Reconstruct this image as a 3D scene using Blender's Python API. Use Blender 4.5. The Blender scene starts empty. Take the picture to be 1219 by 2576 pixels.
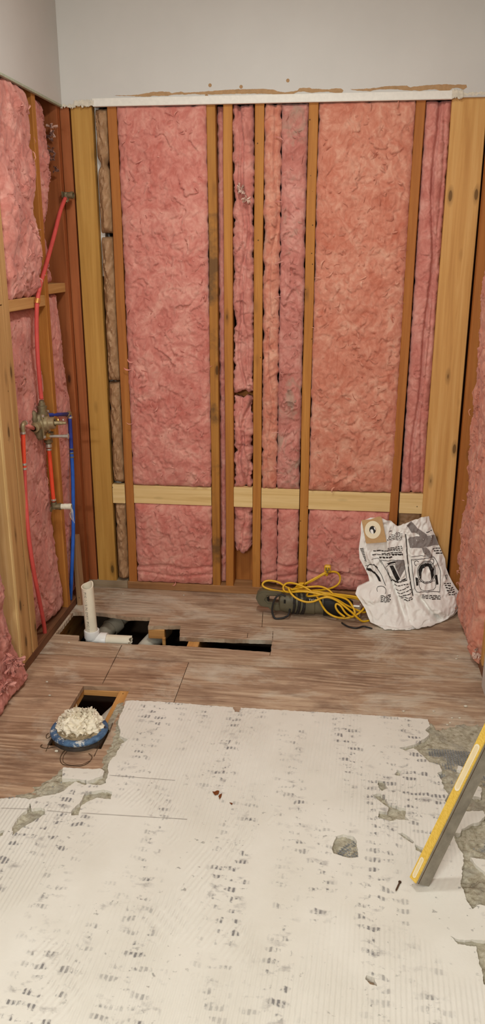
import bpy, bmesh, math, random
import numpy as np
from mathutils import Vector, Matrix, geometry
scene = bpy.context.scene
COL = scene.collection
# ------------------------------------------------------------------ camera
cam_d = bpy.data.cameras.new('camera'); cam = bpy.data.objects.new('camera', cam_d); COL.objects.link(cam)
cam_d.sensor_fit = 'VERTICAL'; cam_d.sensor_height = 36.0; cam_d.sensor_width = 36.0
cam_d.lens = 2010.0*36.0/2576.0
cam_d.clip_start = 0.02
cam.location = (0.0, -3.4807, 1.5416)
cam.rotation_euler = (math.radians(90-17.9), 0, math.radians(6.7))
scene.camera = cam
# ------------------------------------------------------------------ world, lights, exposure
w = bpy.data.worlds.new('world'); scene.world = w; w.use_nodes = True
w.node_tree.nodes['Background'].inputs[0].default_value = (0.9, 0.87, 0.83, 1)
w.node_tree.nodes['Background'].inputs[1].default_value = 0.03
def area(name, loc, size, power, col, rot=(0,0,0), sy=None):
    d = bpy.data.lights.new(name, 'AREA'); d.energy = power; d.color = col; d.size = size
    if sy: d.shape = 'RECTANGLE'; d.size_y = sy
    o = bpy.data.objects.new(name, d); COL.objects.link(o); o.location = loc; o.rotation_euler = rot
    return o
LC = (0.965, 1.0, 0.965)
area('ceiling_lamp', (-0.42, -3.62, 2.55), 0.22, 19, LC)
area('vanity_lamp', (-0.95, -4.95, 2.1), 0.80, 62, LC, (math.radians(80), 0, 0), 0.12)
area('shower_downlight', (-0.30, -1.25, 2.60), 0.20, 17, LC)
scene.view_settings.view_transform = 'Standard'; scene.view_settings.look = 'None'
scene.view_settings.exposure = -0.13; scene.view_settings.gamma = 1.0
scene.view_settings.use_curve_mapping = False
R = random.Random(7)
# ------------------------------------------------------------------ numpy noise
def _hash(ix, iy, iz, seed):
    h = (ix.astype(np.int64)*374761393 + iy.astype(np.int64)*668265263 + iz.astype(np.int64)*2147483647 + seed*974634777) & 0xffffffff
    h = ((h ^ (h >> 13))*1274126177) & 0xffffffff
    return (h ^ (h >> 16)) & 0xffffffff
_G = np.random.RandomState(3).normal(size=(256, 3)); _G /= np.linalg.norm(_G, axis=1)[:, None]
def pn(x, y, z=0.0, seed=0):
    x = np.asarray(x, float); y = np.asarray(y, float); z = np.zeros_like(x) + z
    x0 = np.floor(x); y0 = np.floor(y); z0 = np.floor(z)
    fx, fy, fz = x-x0, y-y0, z-z0
    u, v, ww = [t*t*t*(t*(t*6-15)+10) for t in (fx, fy, fz)]
    def g(a, b, c):
        gr = _G[_hash(x0+a, y0+b, z0+c, seed) & 255]
        return gr[..., 0]*(fx-a) + gr[..., 1]*(fy-b) + gr[..., 2]*(fz-c)
    l = lambda a, b, t: a+(b-a)*t
    return 1.6*l(l(l(g(0,0,0), g(1,0,0), u), l(g(0,1,0), g(1,1,0), u), v), l(l(g(0,0,1), g(1,0,1), u), l(g(0,1,1), g(1,1,1), u), v), ww)
def fbm(x, y, z=0.0, o=4, seed=0):
    s = 0; a = 1; t = 0
    for i in range(o):
        s = s + a*pn(np.asarray(x)*2**i, np.asarray(y)*2**i, np.asarray(z)*2**i, seed+i*17); t += a; a *= .5
    return s/t
def ridge(x, y, z=0.0, o=3, seed=0):
    s = 0; a = 1; t = 0
    for i in range(o):
        s = s + a*(1-2*np.abs(pn(np.asarray(x)*2**i, np.asarray(y)*2**i, np.asarray(z)*2**i, seed+i*17))); t += a; a *= .5
    return s/t
def n1(t, seed=0): return float(pn(np.array([t]), np.array([seed*7.31+.37]), 0.5, seed)[0])
# ------------------------------------------------------------------ object helpers (all geometry given in world metres)
def org(o): return Vector(o['_org']) if o is not None and '_org' in o else Vector((0, 0, 0))
def setup(o, parent, origin):
    o['_org'] = tuple(origin)
    if parent is not None:
        o.parent = parent; o.location = Vector(origin) - org(parent)
    else: o.location = origin
def tag(o, label=None, cat=None, group=None, kind=None):
    if label: o['label'] = label
    if cat: o['category'] = cat
    if group: o['group'] = group
    if kind: o['kind'] = kind
    return o
def empty(name, loc, **k):
    o = bpy.data.objects.new(name, None); COL.objects.link(o); o.empty_display_size = .05
    setup(o, None, loc); return tag(o, **k)
def mk(name, verts, faces, mat, parent=None, smooth=False, origin=None, fix=False, **k):
    v = np.asarray(verts, float)
    if origin is None:
        mn, mx = v.min(0), v.max(0); origin = ((mn[0]+mx[0])/2, (mn[1]+mx[1])/2, mn[2])
    me = bpy.data.meshes.new(name); me.from_pydata((v-np.array(origin)).tolist(), [], [tuple(int(i) for i in f) for f in faces]); me.update()
    if fix:
        b = bmesh.new(); b.from_mesh(me); bmesh.ops.recalc_face_normals(b, faces=b.faces); b.to_mesh(me); b.free()
    if smooth: me.polygons.foreach_set('use_smooth', [True]*len(me.polygons))
    me.materials.append(mat)
    o = bpy.data.objects.new(name, me); COL.objects.link(o); setup(o, parent, origin)
    return tag(o, **k)
class MB:
    """collects shapes of ONE part"""
    def __init__(s): s.v = []; s.f = []
    def add(s, v, f):
        n = len(s.v); s.v += [tuple(map(float, p)) for p in v]; s.f += [tuple(int(i)+n for i in q) for q in f]; return s
    def box(s, x0, x1, y0, y1, z0, z1, bev=0.002, jit=0):
        b = bmesh.new(); bmesh.ops.create_cube(b, size=1)
        for q in b.verts: q.co = Vector((x0+(q.co.x+.5)*(x1-x0), y0+(q.co.y+.5)*(y1-y0), z0+(q.co.z+.5)*(z1-z0)))
        if bev: bmesh.ops.bevel(b, geom=list(b.edges), offset=bev, segments=1, affect='EDGES', profile=.5)
        b.verts.index_update(); s.add([q.co for q in b.verts], [[q.index for q in f.verts] for f in b.faces]); b.free(); return s
    def tube(s, pts, r, n=10, sub=0, cap=True):
        pts = [Vector(p) for p in pts]
        if sub: pts = catmull(pts, sub)
        rs = r if hasattr(r, '__len__') else [r]*len(pts)
        if len(rs) != len(pts): rs = np.interp(np.linspace(0, 1, len(pts)), np.linspace(0, 1, len(rs)), rs)
        T = [(pts[min(i+1, len(pts)-1)]-pts[max(i-1, 0)]).normalized() for i in range(len(pts))]
        a = Vector((0, 0, 1)) if abs(T[0].z) < .9 else Vector((1, 0, 0))
        nv = T[0].cross(a).normalized(); base = []; 
        for i, p in enumerate(pts):
            nv = (nv-T[i]*nv.dot(T[i])).normalized(); bv = T[i].cross(nv)
            for k in range(n):
                t = 2*math.pi*k/n; base.append(p+(nv*math.cos(t)+bv*math.sin(t))*rs[i])
        f = [(i*n+k, i*n+(k+1) % n, (i+1)*n+(k+1) % n, (i+1)*n+k) for i in range(len(pts)-1) for k in range(n)]
        if cap: f += [tuple(range(n))[::-1], tuple((len(pts)-1)*n+k for k in range(n))]
        return s.add(base, f)
    def lathe(s, p0, d, prof, n=24):
        """prof: (distance along d, radius)"""
        p0 = Vector(p0); d = Vector(d).normalized()
        a = Vector((0, 0, 1)) if abs(d.z) < .9 else Vector((1, 0, 0)); u = d.cross(a).normalized(); vv = d.cross(u)
        base = [p0+d*t+(u*math.cos(2*math.pi*k/n)+vv*math.sin(2*math.pi*k/n))*max(r, 1e-5) for t, r in prof for k in range(n)]
        f = [(i*n+k, i*n+(k+1) % n, (i+1)*n+(k+1) % n, (i+1)*n+k) for i in range(len(prof)-1) for k in range(n)]
        return s.add(base, f)
    def prism(s, poly, fn, t0, t1):
        """2D polygon (may be concave) extruded between t0 and t1; fn(a,b,t)->xyz"""
        n = len(poly); tri = geometry.tessellate_polygon([[Vector((a, b, 0)) for a, b in poly]])
        s.add([fn(a, b, t) for t in (t0, t1) for a, b in poly],
              [tuple(t) for t in tri] + [tuple(n+i for i in t[::-1]) for t in tri] + [(i, (i+1) % n, n+(i+1) % n, n+i) for i in range(n)]); return s
    def build(s, name, mat, parent=None, smooth=False, **k):
        o = mk(name, s.v, s.f, mat, parent, smooth, fix=True, **k)
        if smooth == 'auto': autosmooth(o)
        return o
def autosmooth(o, ang=40):
    me = o.data; b = bmesh.new(); b.from_mesh(me)
    for e in b.edges:
        e.smooth = not (len(e.link_faces) == 2 and e.calc_face_angle(0) > math.radians(ang))
    b.to_mesh(me); b.free()
    me.polygons.foreach_set('use_smooth', [True]*len(me.polygons))
def catmull(P, sub):
    out = []
    for i in range(len(P)-1):
        p0, p1, p2, p3 = P[max(i-1, 0)], P[i], P[i+1], P[min(i+2, len(P)-1)]
        for k in range(sub):
            t = k/sub
            out.append(.5*((2*p1)+(p2-p0)*t+(2*p0-5*p1+4*p2-p3)*t*t+(3*p1-p0-3*p2+p3)*t**3))
    out.append(P[-1]); return out
def inpoly(x, y, poly):
    x = np.asarray(x); y = np.asarray(y); c = np.zeros(x.shape, bool); n = len(poly)
    for i in range(n):
        x1, y1 = poly[i]; x2, y2 = poly[(i+1) % n]
        if y1 == y2: continue
        c ^= ((y1 > y) != (y2 > y)) & (x < (x2-x1)*(y-y1)/(y2-y1)+x1)
    return c
def dist_poly(x, y, poly):
    d = np.full(np.shape(x), 1e9); n = len(poly)
    for i in range(n):
        x1, y1 = poly[i]; x2, y2 = poly[(i+1) % n]; dx, dy = x2-x1, y2-y1; L = dx*dx+dy*dy+1e-12
        t = np.clip(((x-x1)*dx+(y-y1)*dy)/L, 0, 1); d = np.minimum(d, np.hypot(x-x1-t*dx, y-y1-t*dy))
    return d
def jag(poly, step=.004, amp=.0025, seed=0, skip=None):
    """subdivide a ring and roughen it"""
    out = []; n = len(poly); rr = random.Random(seed)
    for i in range(n):
        (x1, y1), (x2, y2) = poly[i], poly[(i+1) % n]; L = math.hypot(x2-x1, y2-y1); k = max(1, int(L/step))
        if skip and skip(x1, y1, x2, y2): out.append((x1, y1)); continue
        for j in range(k):
            t = j/k; x = x1+(x2-x1)*t; y = y1+(y2-y1)*t
            a = amp*(n1(x*60+y*83, seed)*1.2+n1(x*190-y*170, seed+5)*.8+rr.uniform(-.3, .3))
            out.append((x-(y2-y1)/L*a, y+(x2-x1)/L*a))
    return out
def slab(name, outer, holes, z0, z1, mat, parent=None, extra=None, **k):
    rings = [outer]+list(holes); pts = []; edges = []
    for r in rings:
        n = len(pts); pts += [Vector(p) for p in r]; edges += [(n+i, n+(i+1) % len(r)) for i in range(len(r))]
    npz = len(pts)
    if extra is not None: pts += [Vector(p) for p in extra]
    V, E, F, *_ = geometry.delaunay_2d_cdt(pts, edges, [], 0, 1e-6)
    V = np.array([tuple(v) for v in V]); cen = np.array([V[list(f)].mean(0) for f in F])
    ins = inpoly(cen[:, 0], cen[:, 1], outer)
    for h in holes: ins &= ~inpoly(cen[:, 0], cen[:, 1], h)
    F = [f for f, i in zip(F, ins) if i]
    def A(i):
        p = V[i]; return p
    cnt = {}
    for f in F:
        for i in range(3):
            a, b = f[i], f[(i+1) % 3]; cnt[(a, b)] = 1
    bd = [(a, b) for (a, b) in cnt if (b, a) not in cnt]
    N = len(V); zt = z1(V[:, 0], V[:, 1]) if callable(z1) else np.full(N, z1)
    verts = np.vstack([np.column_stack([V, zt]), np.column_stack([V, np.full(N, z0)])])
    faces = [tuple(f) for f in F] + [(b, a, N+a, N+b) for a, b in bd] + [tuple(N+i for i in f[::-1]) for f in F]
    return mk(name, verts, faces, mat, parent, **k)
# ------------------------------------------------------------------ materials
def srgb(r, g, b): return tuple(((c/255)/12.92 if c/255 <= .04045 else ((c/255+.055)/1.055)**2.4) for c in (r, g, b))+(1,)
class Nt:
    def __init__(s, name):
        s.m = bpy.data.materials.new(name); s.m.use_nodes = True; s.t = s.m.node_tree; s.p = s.t.nodes['Principled BSDF']
    def n(s, typ, **k):
        nd = s.t.nodes.new('ShaderNode'+typ)
        for a, b in k.items():
            if a.startswith('i_'):
                key = a[2:].replace('_', ' '); nd.inputs[key].default_value = b
            else: setattr(nd, a, b)
        return nd
    def l(s, a, b): s.t.links.new(a, b); return s
    def coord(s, scale=(1, 1, 1), rnd=True):
        c = s.n('TexCoord'); m = s.n('Mapping'); m.inputs['Scale'].default_value = scale; src = c.outputs['Object']
        if rnd:
            oi = s.n('ObjectInfo'); mu = s.n('Math', operation='MULTIPLY'); mu.inputs[1].default_value = 37.0; s.l(oi.outputs['Random'], mu.inputs[0])
            ad = s.n('VectorMath', operation='ADD'); s.l(src, ad.inputs[0]); s.l(mu.outputs[0], ad.inputs[1]); src = ad.outputs[0]
        s.l(src, m.inputs['Vector']); return m.outputs[0]
    def noise(s, vec, scale, detail=4, rough=.55, dist=0):
        nd = s.n('TexNoise', i_Scale=scale, i_Detail=detail, i_Roughness=rough, i_Distortion=dist); s.l(vec, nd.inputs['Vector']); return nd.outputs['Fac']
    def ramp(s, fac, stops, interp='LINEAR'):
        r = s.n('ValToRGB'); r.color_ramp.interpolation = interp; e = r.color_ramp.elements
        while len(e) < len(stops): e.new(.5)
        for q, (p, c) in zip(e, stops): q.position = p; q.color = c if len(c) == 4 else (*c, 1)
        s.l(fac, r.inputs[0]); return r.outputs[0]
    def mix(s, fac, a, b, mode='MIX'):
        m = s.n('MixRGB', blend_type=mode)
        for i, v in ((0, fac), (1, a), (2, b)):
            if hasattr(v, 'links'): s.l(v, m.inputs[i])
            else: m.inputs[i].default_value = v
        return m.outputs[0]
    def math(s, op, a, b=0.0):
        m = s.n('Math', operation=op)
        for i, v in ((0, a), (1, b)):
            if hasattr(v, 'links'): s.l(v, m.inputs[i])
            else: m.inputs[i].default_value = v
        return m.outputs[0]
    def sep(s, vec):
        x = s.n('SeparateXYZ'); s.l(vec, x.inputs[0]); return x.outputs
    def bump(s, h, strength=.3, dist=.002, prev=None):
        b = s.n('Bump'); b.inputs['Strength'].default_value = strength; b.inputs['Distance'].default_value = dist; s.l(h, b.inputs['Height'])
        if prev is not None: s.l(prev, b.inputs['Normal'])
        return b.outputs[0]
    def out(s, col=None, rough=.6, normal=None, metal=0, spec=.3, **k):
        p = s.p
        if col is not None:
            if hasattr(col, 'links'): s.l(col, p.inputs['Base Color'])
            else: p.inputs['Base Color'].default_value = col
        if hasattr(rough, 'links'): s.l(rough, p.inputs['Roughness'])
        else: p.inputs['Roughness'].default_value = rough
        p.inputs['Metallic'].default_value = metal; p.inputs['Specular IOR Level'].default_value = spec
        if normal is not None: s.l(normal, p.inputs['Normal'])
        for a, b in k.items(): p.inputs[a.replace('_', ' ')].default_value = b
        return s.m
B0, B1 = (0, 0, 0, 1), (1, 1, 1, 1)
def wood(name, light, mid, dark, axis=2, knots=.5, dirt=0.0, spec=.25, grain=1.0):
    t = Nt(name); sc = [22*grain]*3; sc[axis] = .9; v = t.coord(tuple(sc))
    a = t.noise(v, 1.6, 6, .6, .6); col = t.ramp(a, [(.25, dark), (.47, mid), (.72, light)])
    sc2 = [90]*3; sc2[axis] = 2.5; f = t.noise(t.coord(tuple(sc2)), 1.5, 3, .7)
    col = t.mix(t.math('MULTIPLY', t.ramp(f, [(.35, B1), (.6, B0)]), .22), col, dark)
    big = t.noise(t.coord((3, 3, 3)), 1.0, 3, .5); col = t.mix(t.math('MULTIPLY', t.ramp(big, [(.4, B0), (.7, B1)]), .35), col, mid)
    # knots: sparse cells
    sc3 = [19]*3; sc3[axis] = 6.5; kv = t.coord(tuple(sc3))
    vo = t.n('TexVoronoi', i_Scale=1.0); vo.feature = 'F1'; t.l(kv, vo.inputs['Vector'])
    sp = t.n('SeparateColor'); t.l(vo.outputs['Color'], sp.inputs[0])
    sel = t.math('LESS_THAN', sp.outputs[0], knots*.5)
    kn = t.ramp(vo.outputs['Distance'], [(.0, B1), (.12, B1), (.15, (.45, .45, .45, 1)), (.30, B0)])
    kd = tuple(c*.22 for c in dark[:3])+(1,)
    col = t.mix(t.math('MULTIPLY', t.math('MULTIPLY', kn, sel), .85), col, kd)
    v2 = t.n('TexVoronoi', i_Scale=26.0); t.l(t.coord((1, 1, 1)), v2.inputs['Vector']); sp2 = t.n('SeparateColor'); t.l(v2.outputs['Color'], sp2.inputs[0])
    col = t.mix(t.math('MULTIPLY', t.math('MULTIPLY', t.math('LESS_THAN', v2.outputs['Distance'], .085), t.math('LESS_THAN', sp2.outputs[1], .2)), .8), col, kd)
    if dirt:
        d = t.noise(t.coord((6, 6, 6)), 1.0, 5, .6); col = t.mix(t.math('MULTIPLY', t.ramp(d, [(.5, B0), (.62, B1)]), dirt), col, srgb(70, 55, 40))
    return t.out(col, .62, t.bump(a, .25, .0015), spec=spec)
M = {}
M['stud'] = wood('stud_wood', srgb(201,141,70), srgb(181,119,54), srgb(156,96,41), 2, .45)
M['stud_y'] = wood('yellow_stud_wood', srgb(203,156,82), srgb(185,136,65), srgb(159,113,50), 2, .8)
M['stud_p'] = wood('pale_stud_wood', srgb(228,184,120), srgb(211,160,94), srgb(184,130,70), 2, .7)
M['stud_r'] = wood('red_brown_stud_wood', srgb(178,104,60), srgb(160,90,50), srgb(130,70,38), 2, .2)
M['stud_o'] = wood('orange_stud_wood', srgb(188,124,62), srgb(171,106,49), srgb(141,81,36), 2, .35)
M['stud_t'] = wood('tan_stud_wood', srgb(214,172,118), srgb(196,152,98), srgb(165,122,74), 2, .6)
M['stud_d'] = wood('stained_stud_wood', srgb(192,137,65), srgb(174,117,52), srgb(141,89,39), 2, .8, .7)
M['block'] = wood('fresh_pine', srgb(240,212,156), srgb(229,196,136), srgb(206,166,104), 0, .5, 0, grain=1.4)
M['block_v'] = wood('upright_fresh_pine', srgb(240,212,156), srgb(229,196,136), srgb(206,166,104), 2, .6, 0, grain=1.4)
M['block_y'] = wood('left_blocking_pine', srgb(216,170,112), srgb(196,148,90), srgb(166,118,66), 1, .4)
M['plate'] = wood('plate_wood', srgb(186,140,96), srgb(160,114,74), srgb(120,80,50), 0, .3, .2)
M['plate_g'] = wood('dusty_plate_wood', srgb(176,158,134), srgb(154,134,108), srgb(120,98,76), 0, .2)
M['plate_y'] = wood('side_plate_wood', srgb(150,108,76), srgb(122,82,56), srgb(90,56,38), 1, .2, .3)
M['joist'] = wood('joist_wood', srgb(226,176,110), srgb(206,150,86), srgb(170,116,62), 1, .3)
M['joist_x'] = wood('joist_wood_x', srgb(222,170,106), srgb(200,144,84), srgb(166,112,60), 0, .3)
M['scrap'] = wood('weathered_wood', srgb(178,142,104), srgb(152,116,82), srgb(118,86,60), 2, .3)
M['sheath'] = wood('sheathing_wood', srgb(150,92,52), srgb(128,74,40), srgb(96,54,30), 2, .1)
def drywall():
    t = Nt('painted_drywall'); a = t.noise(t.coord((1, 1, 1), False), 220, 3); b = t.noise(t.coord((1, 1, 1), False), 3, 3)
    return t.out(t.ramp(b, [(.3, srgb(202,197,191)), (.7, srgb(208,203,197))]), .55, t.bump(a, .12, .0006), spec=.3)
M['drywall'] = drywall()
def plain(name, c, rough=.5, spec=.4, metal=0, var=.12, scale=30, bump=0.0, bscale=200, **k):
    t = Nt(name); a = t.noise(t.coord((1, 1, 1)), scale, 4, .6)
    d = tuple(x*(1-var) for x in c[:3])+(1,); e = tuple(min(1, x*(1+var)) for x in c[:3])+(1,)
    nm = t.bump(t.noise(t.coord((1, 1, 1)), bscale, 3), bump, .001) if bump else None
    return t.out(t.ramp(a, [(.3, d), (.7, e)]), rough, nm, metal, spec, **k)
M['ceiling'] = plain('ceiling_paint', srgb(226,222,214), .8, .2, 0, .02)
M['bead'] = plain('white_bead', srgb(232,226,216), .5, .4, 0, .05, 60, .2)
M['green_edge'] = plain('green_board_edge', srgb(176,180,158), .8, .2, 0, .15, 80, .4)
M['torn'] = plain('torn_brown_paper', srgb(176,140,102), .9, .1, 0, .12, 60, .4)
M['crumb'] = plain('plaster_crumb', srgb(214,204,186), .9, .1, 0, .15, 90, .5)
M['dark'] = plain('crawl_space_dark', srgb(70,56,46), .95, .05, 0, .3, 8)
M['subgray'] = plain('grey_panel_below', srgb(158,150,138), .9, .1, 0, .12, 12)
def pink(name, lo, mid, hi, grey=0.0):
    t = Nt(name); v = t.coord((1, 1, 1)); 
    a = t.noise(v, 8, 4, .55, 1.4); b = t.noise(t.coord((1, 1, .8)), 24, 5, .6, 2.2)
    m = t.math('ADD', t.math('MULTIPLY', a, .55), t.math('MULTIPLY', b, .45))
    col = t.ramp(m, [(.36, lo), (.5, mid), (.64, hi)])
    if grey:
        g = t.noise(v, 7, 4, .6, 1.0); col = t.mix(t.math('MULTIPLY', t.ramp(g, [(.55, B0), (.68, B1)]), grey), col, srgb(178,150,132))
    f = t.noise(t.coord((1, 1, 1)), 130, 4, .7, 3.0); nn = t.bump(b, .4, .006); nn = t.bump(f, .4, .002, nn)
    return t.out(col, 1.0, nn, spec=.05, Sheen_Weight=.15, Sheen_Roughness=.6)
M['pink'] = pink('pink_fiberglass', srgb(196,112,100), srgb(212,137,124), srgb(226,164,148))
M['pink_o'] = pink('peach_fiberglass', srgb(196,115,92), srgb(211,139,116), srgb(225,168,144))
M['pink_g'] = pink('dusty_pink_fiberglass', srgb(186,112,100), srgb(204,134,122), srgb(220,162,148), .8)
M['pink_d'] = pink('rose_fiberglass', srgb(190,112,100), srgb(207,134,121), srgb(222,160,146))
def kraft():
    t = Nt('kraft_paper'); v = t.coord((1, 1, 1)); a = t.noise(v, 26, 5, .6, .6); c = t.noise(v, 120, 3)
    col = t.ramp(a, [(.3, srgb(150,112,78)), (.55, srgb(172,134,98)), (.75, srgb(186,152,116))])
    return t.out(col, .55, t.bump(c, .15, .001), spec=.35)
M['kraft'] = kraft()
def ply(name, tint=(1, 1, 1), seed=0):
    t = Nt(name); s = lambda r, g, b: tuple(x*y for x, y in zip(srgb(r, g, b)[:3], tint))+(1,)
    c = t.n('TexCoord'); src = c.outputs['Object']
    def mp(sc, loc=(seed*3.3, seed*1.7, 0)):
        m = t.n('Mapping'); m.inputs['Scale'].default_value = sc; m.inputs['Location'].default_value = loc; t.l(src, m.inputs['Vector']); return m.outputs[0]
    a = t.noise(mp((1.7, 20, 4)), 1.5, 7, .68, 1.6)
    base = t.ramp(a, [(.25, s(108,80,62)), (.45, s(146,114,92)), (.6, s(168,138,114)), (.8, s(196,168,142))])
    wv = t.n('TexWave', wave_type='BANDS', bands_direction='Y', i_Scale=2.2, i_Distortion=16.0, i_Detail=3.0, i_Detail_Scale=.55); t.l(mp((1.1, 6.5, 2)), wv.inputs['Vector'])
    region = t.ramp(t.noise(mp((1.6, 2.2, 1), (seed*2.1+.4, seed*.9, 0)), 1.3, 2), [(.46, B0), (.6, B1)])
    base = t.mix(t.math('MULTIPLY', t.math('MULTIPLY', t.ramp(wv.outputs['Fac'], [(.35, B0), (.62, B1)]), region), .65), base, s(112,82,62))
    dust = t.noise(mp((2.2, 4, 1)), 1.3, 6, .68, .6); base = t.mix(t.math('MULTIPLY', t.ramp(dust, [(.5, B0), (.68, B1)]), .6), base, s(186,172,156))
    st = t.noise(mp((3, 6, 1), (seed+4.0, 2.0, 0)), 1.1, 5, .65); base = t.mix(t.math('MULTIPLY', t.ramp(st, [(.52, B0), (.68, B1)]), .65), base, s(96,68,54))
    fl = t.noise(mp((7, 80, 4)), 1.5, 4, .7); base = t.mix(t.math('MULTIPLY', t.ramp(fl, [(.3, B1), (.40, B0)]), .4), base, s(92,66,50))
    return t.out(base, .75, t.bump(a, .35, .002), spec=.25)
M['ply'] = ply('plywood', (1.5, 1.72, 1.78), 0); M['ply2'] = ply('plywood_brown', (1.44, 1.5, 1.48), 2); M['ply3'] = ply('plywood_figured', (1.48, 1.66, 1.72), 5)
def thin():
    t = Nt('white_thinset'); c = t.n('TexCoord'); src = c.outputs['Object']
    def mp(sc, loc=(0, 0, 0), rot=0):
        m = t.n('Mapping'); m.inputs['Scale'].default_value = sc; m.inputs['Location'].default_value = loc; m.inputs['Rotation'].default_value = (0, 0, rot); t.l(src, m.inputs['Vector']); return m.outputs[0]
    rot = math.radians(3)
    def stripes(ang, sc):
        w_ = t.n('TexWave', wave_type='BANDS', bands_direction='X', i_Scale=sc, i_Distortion=.8, i_Detail=2.0, i_Detail_Scale=3.0); t.l(mp((1, 1, 1), (0, 0, 0), ang), w_.inputs['Vector']); return w_.outputs['Fac']
    st = stripes(rot, 27.0); st2 = stripes(rot+.35, 22.0)
    patch = t.ramp(t.noise(mp((1, .7, 1), (3, 1, 0)), 3.2, 3), [(.47, B0), (.55, B1)]); patch2 = t.ramp(t.noise(mp((1, .8, 1), (7, 4, 0)), 3.5, 3), [(.56, B0), (.63, B1)])
    base = t.ramp(t.noise(mp((1, 1, 1)), 4, 5, .6), [(.3, srgb(224,217,205)), (.7, srgb(236,230,220))])
    # grey residue: short rows of dashes, sparse smudges
    # rows of the old tiles' back pattern: regular rows, each broken into short runs
    row = t.n('TexWave', wave_type='BANDS', bands_direction='Y', i_Scale=9.5, i_Distortion=3.0, i_Detail=4.0, i_Detail_Scale=2.6); t.l(mp((1, 1, 1), (0, 0, 0), rot), row.inputs['Vector'])
    rowm = t.ramp(row.outputs['Fac'], [(.42, B0), (.72, B1)])
    run = t.ramp(t.noise(mp((26, 20, 1), (1.7, 0, 0), rot), 1.0, 4, .62), [(.505, B0), (.58, B1)])
    col_ = t.ramp(t.noise(mp((9, 1.6, 1), (4.1, 2.2, 0), rot), 1.0, 2, .5), [(.46, B0), (.58, B1)])
    m = t.math('MULTIPLY', t.math('MULTIPLY', rowm, run), t.math('MULTIPLY', col_, t.math('ADD', t.math('MULTIPLY', t.ramp(st, [(.3, B0), (.7, B1)]), .75), .25)))
    col = t.mix(t.math('MULTIPLY', m, .85), base, srgb(112,108,110))
    sm = t.ramp(t.noise(mp((40, 46, 1), (8, 3, 0)), 1.0, 3, .6), [(.64, B0), (.70, B1)])
    sm = t.math('MULTIPLY', sm, t.ramp(t.noise(mp((5, 4, 1), (2, 9, 0)), 1.0, 2), [(.45, B0), (.6, B1)]))
    col = t.mix(t.math('MULTIPLY', sm, .7), col, srgb(138,132,126))
    smu = t.ramp(t.noise(mp((18, 30, 1), (11, 5, 0)), 1.0, 4, .6), [(.57, B0), (.72, B1)]); col = t.mix(t.math('MULTIPLY', t.math('MULTIPLY', smu, col_), .8), col, srgb(164,157,152))
    h = t.math('ADD', t.math('MULTIPLY', t.math('MULTIPLY', st, patch), .7), t.math('MULTIPLY', t.math('MULTIPLY', st2, patch2), .5))
    nn = t.bump(t.noise(mp((1, 1, 1)), 90, 5, .6), .25, .0015); nn = t.bump(h, .8, .0022, nn); nn = t.bump(m, .5, .001, nn)
    return t.out(col, .85, nn, spec=.2)
M['thin'] = thin()
def mortar():
    t = Nt('grey_mortar'); v = t.coord((1, 1, 1), False); a = t.noise(v, 60, 6, .65); b = t.noise(v, 16, 4)
    col = t.ramp(a, [(.26, srgb(112,102,82)), (.42, srgb(168,158,136)), (.7, srgb(206,198,178))]); col = t.mix(t.math('MULTIPLY', t.ramp(b, [(.5, B0), (.65, B1)]), .5), col, srgb(150,144,132))
    return t.out(col, .95, t.bump(a, .9, .006), spec=.1)
M['mortar'] = mortar()
M['lath'] = plain('metal_lath', srgb(142,142,140), .5, .4, 0, .35, 60)
M['pvc'] = plain('white_pvc', srgb(240,230,208), .35, .5, 0, .04, 20)
M['pvc_w'] = plain('white_pvc_fitting', srgb(244,242,238), .3, .5, 0, .03, 20)
M['pvc_g'] = plain('dusty_pvc', srgb(216,212,196), .5, .4, 0, .1, 14)
M['pvc_d'] = plain('grey_dusty_pvc', srgb(168,158,140), .6, .3, 0, .12, 14)
M['ink'] = plain('black_ink', srgb(40,36,34), .6, .2, 0, .1)
M['ink_g'] = plain('grey_ink', srgb(142,134,130), .75, .1, 0, .12, 60)
M['ink_l'] = plain('line_ink', srgb(66,58,54), .7, .1, 0, .15)
M['red'] = plain('red_pex', srgb(236,78,48), .4, .4, 0, .06); M['red_d'] = plain('dusty_red_pex', srgb(204,80,74), .55, .3, 0, .12, 24); M['red_p'] = plain('pale_pink_pex', srgb(226,140,130), .5, .3, 0, .1)
M['blue'] = plain('dark_blue_pex', srgb(44,62,150), .45, .4, 0, .1); M['blue_b'] = plain('blue_pex', srgb(36,92,186), .45, .4, 0, .14, 30)
M['brass'] = plain('dull_brass', srgb(162,146,112), .45, .5, .55, .18, 60, .2); M['brass_d'] = plain('dark_cast_brass', srgb(128,114,86), .55, .5, .5, .2, 60, .3)
M['brass_y'] = plain('bright_brass', srgb(206,166,92), .35, .5, .7, .12)
M['steel'] = plain('crimp_steel', srgb(196,190,180), .35, .5, .6, .15)
M['copper'] = plain('copper_strap', srgb(214,150,84), .35, .5, .7, .1)
M['tape'] = plain('thread_tape', srgb(226,220,200), .8, .2, 0, .12, 90, .4)
M['yellow'] = plain('yellow_cord', srgb(228,178,34), .4, .45, 0, .06)
M['saw'] = plain('olive_grey_plastic', srgb(104,97,76), .5, .4, 0, .12, 16); M['black'] = plain('black_rubber', srgb(34,32,31), .55, .35, 0, .2, 30)
M['blackcord'] = plain('black_cord', srgb(44,42,42), .5, .35, 0, .1)
M['paper'] = plain('white_bag_paper', srgb(246,242,236), .7, .25, 0, .03, 8, .12, 160)
M['card'] = plain('brown_card', srgb(196,158,112), .8, .15, 0, .06, 60, .15); M['cream'] = plain('cream_ring', srgb(240,226,196), .6, .3, 0, .03)
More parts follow.
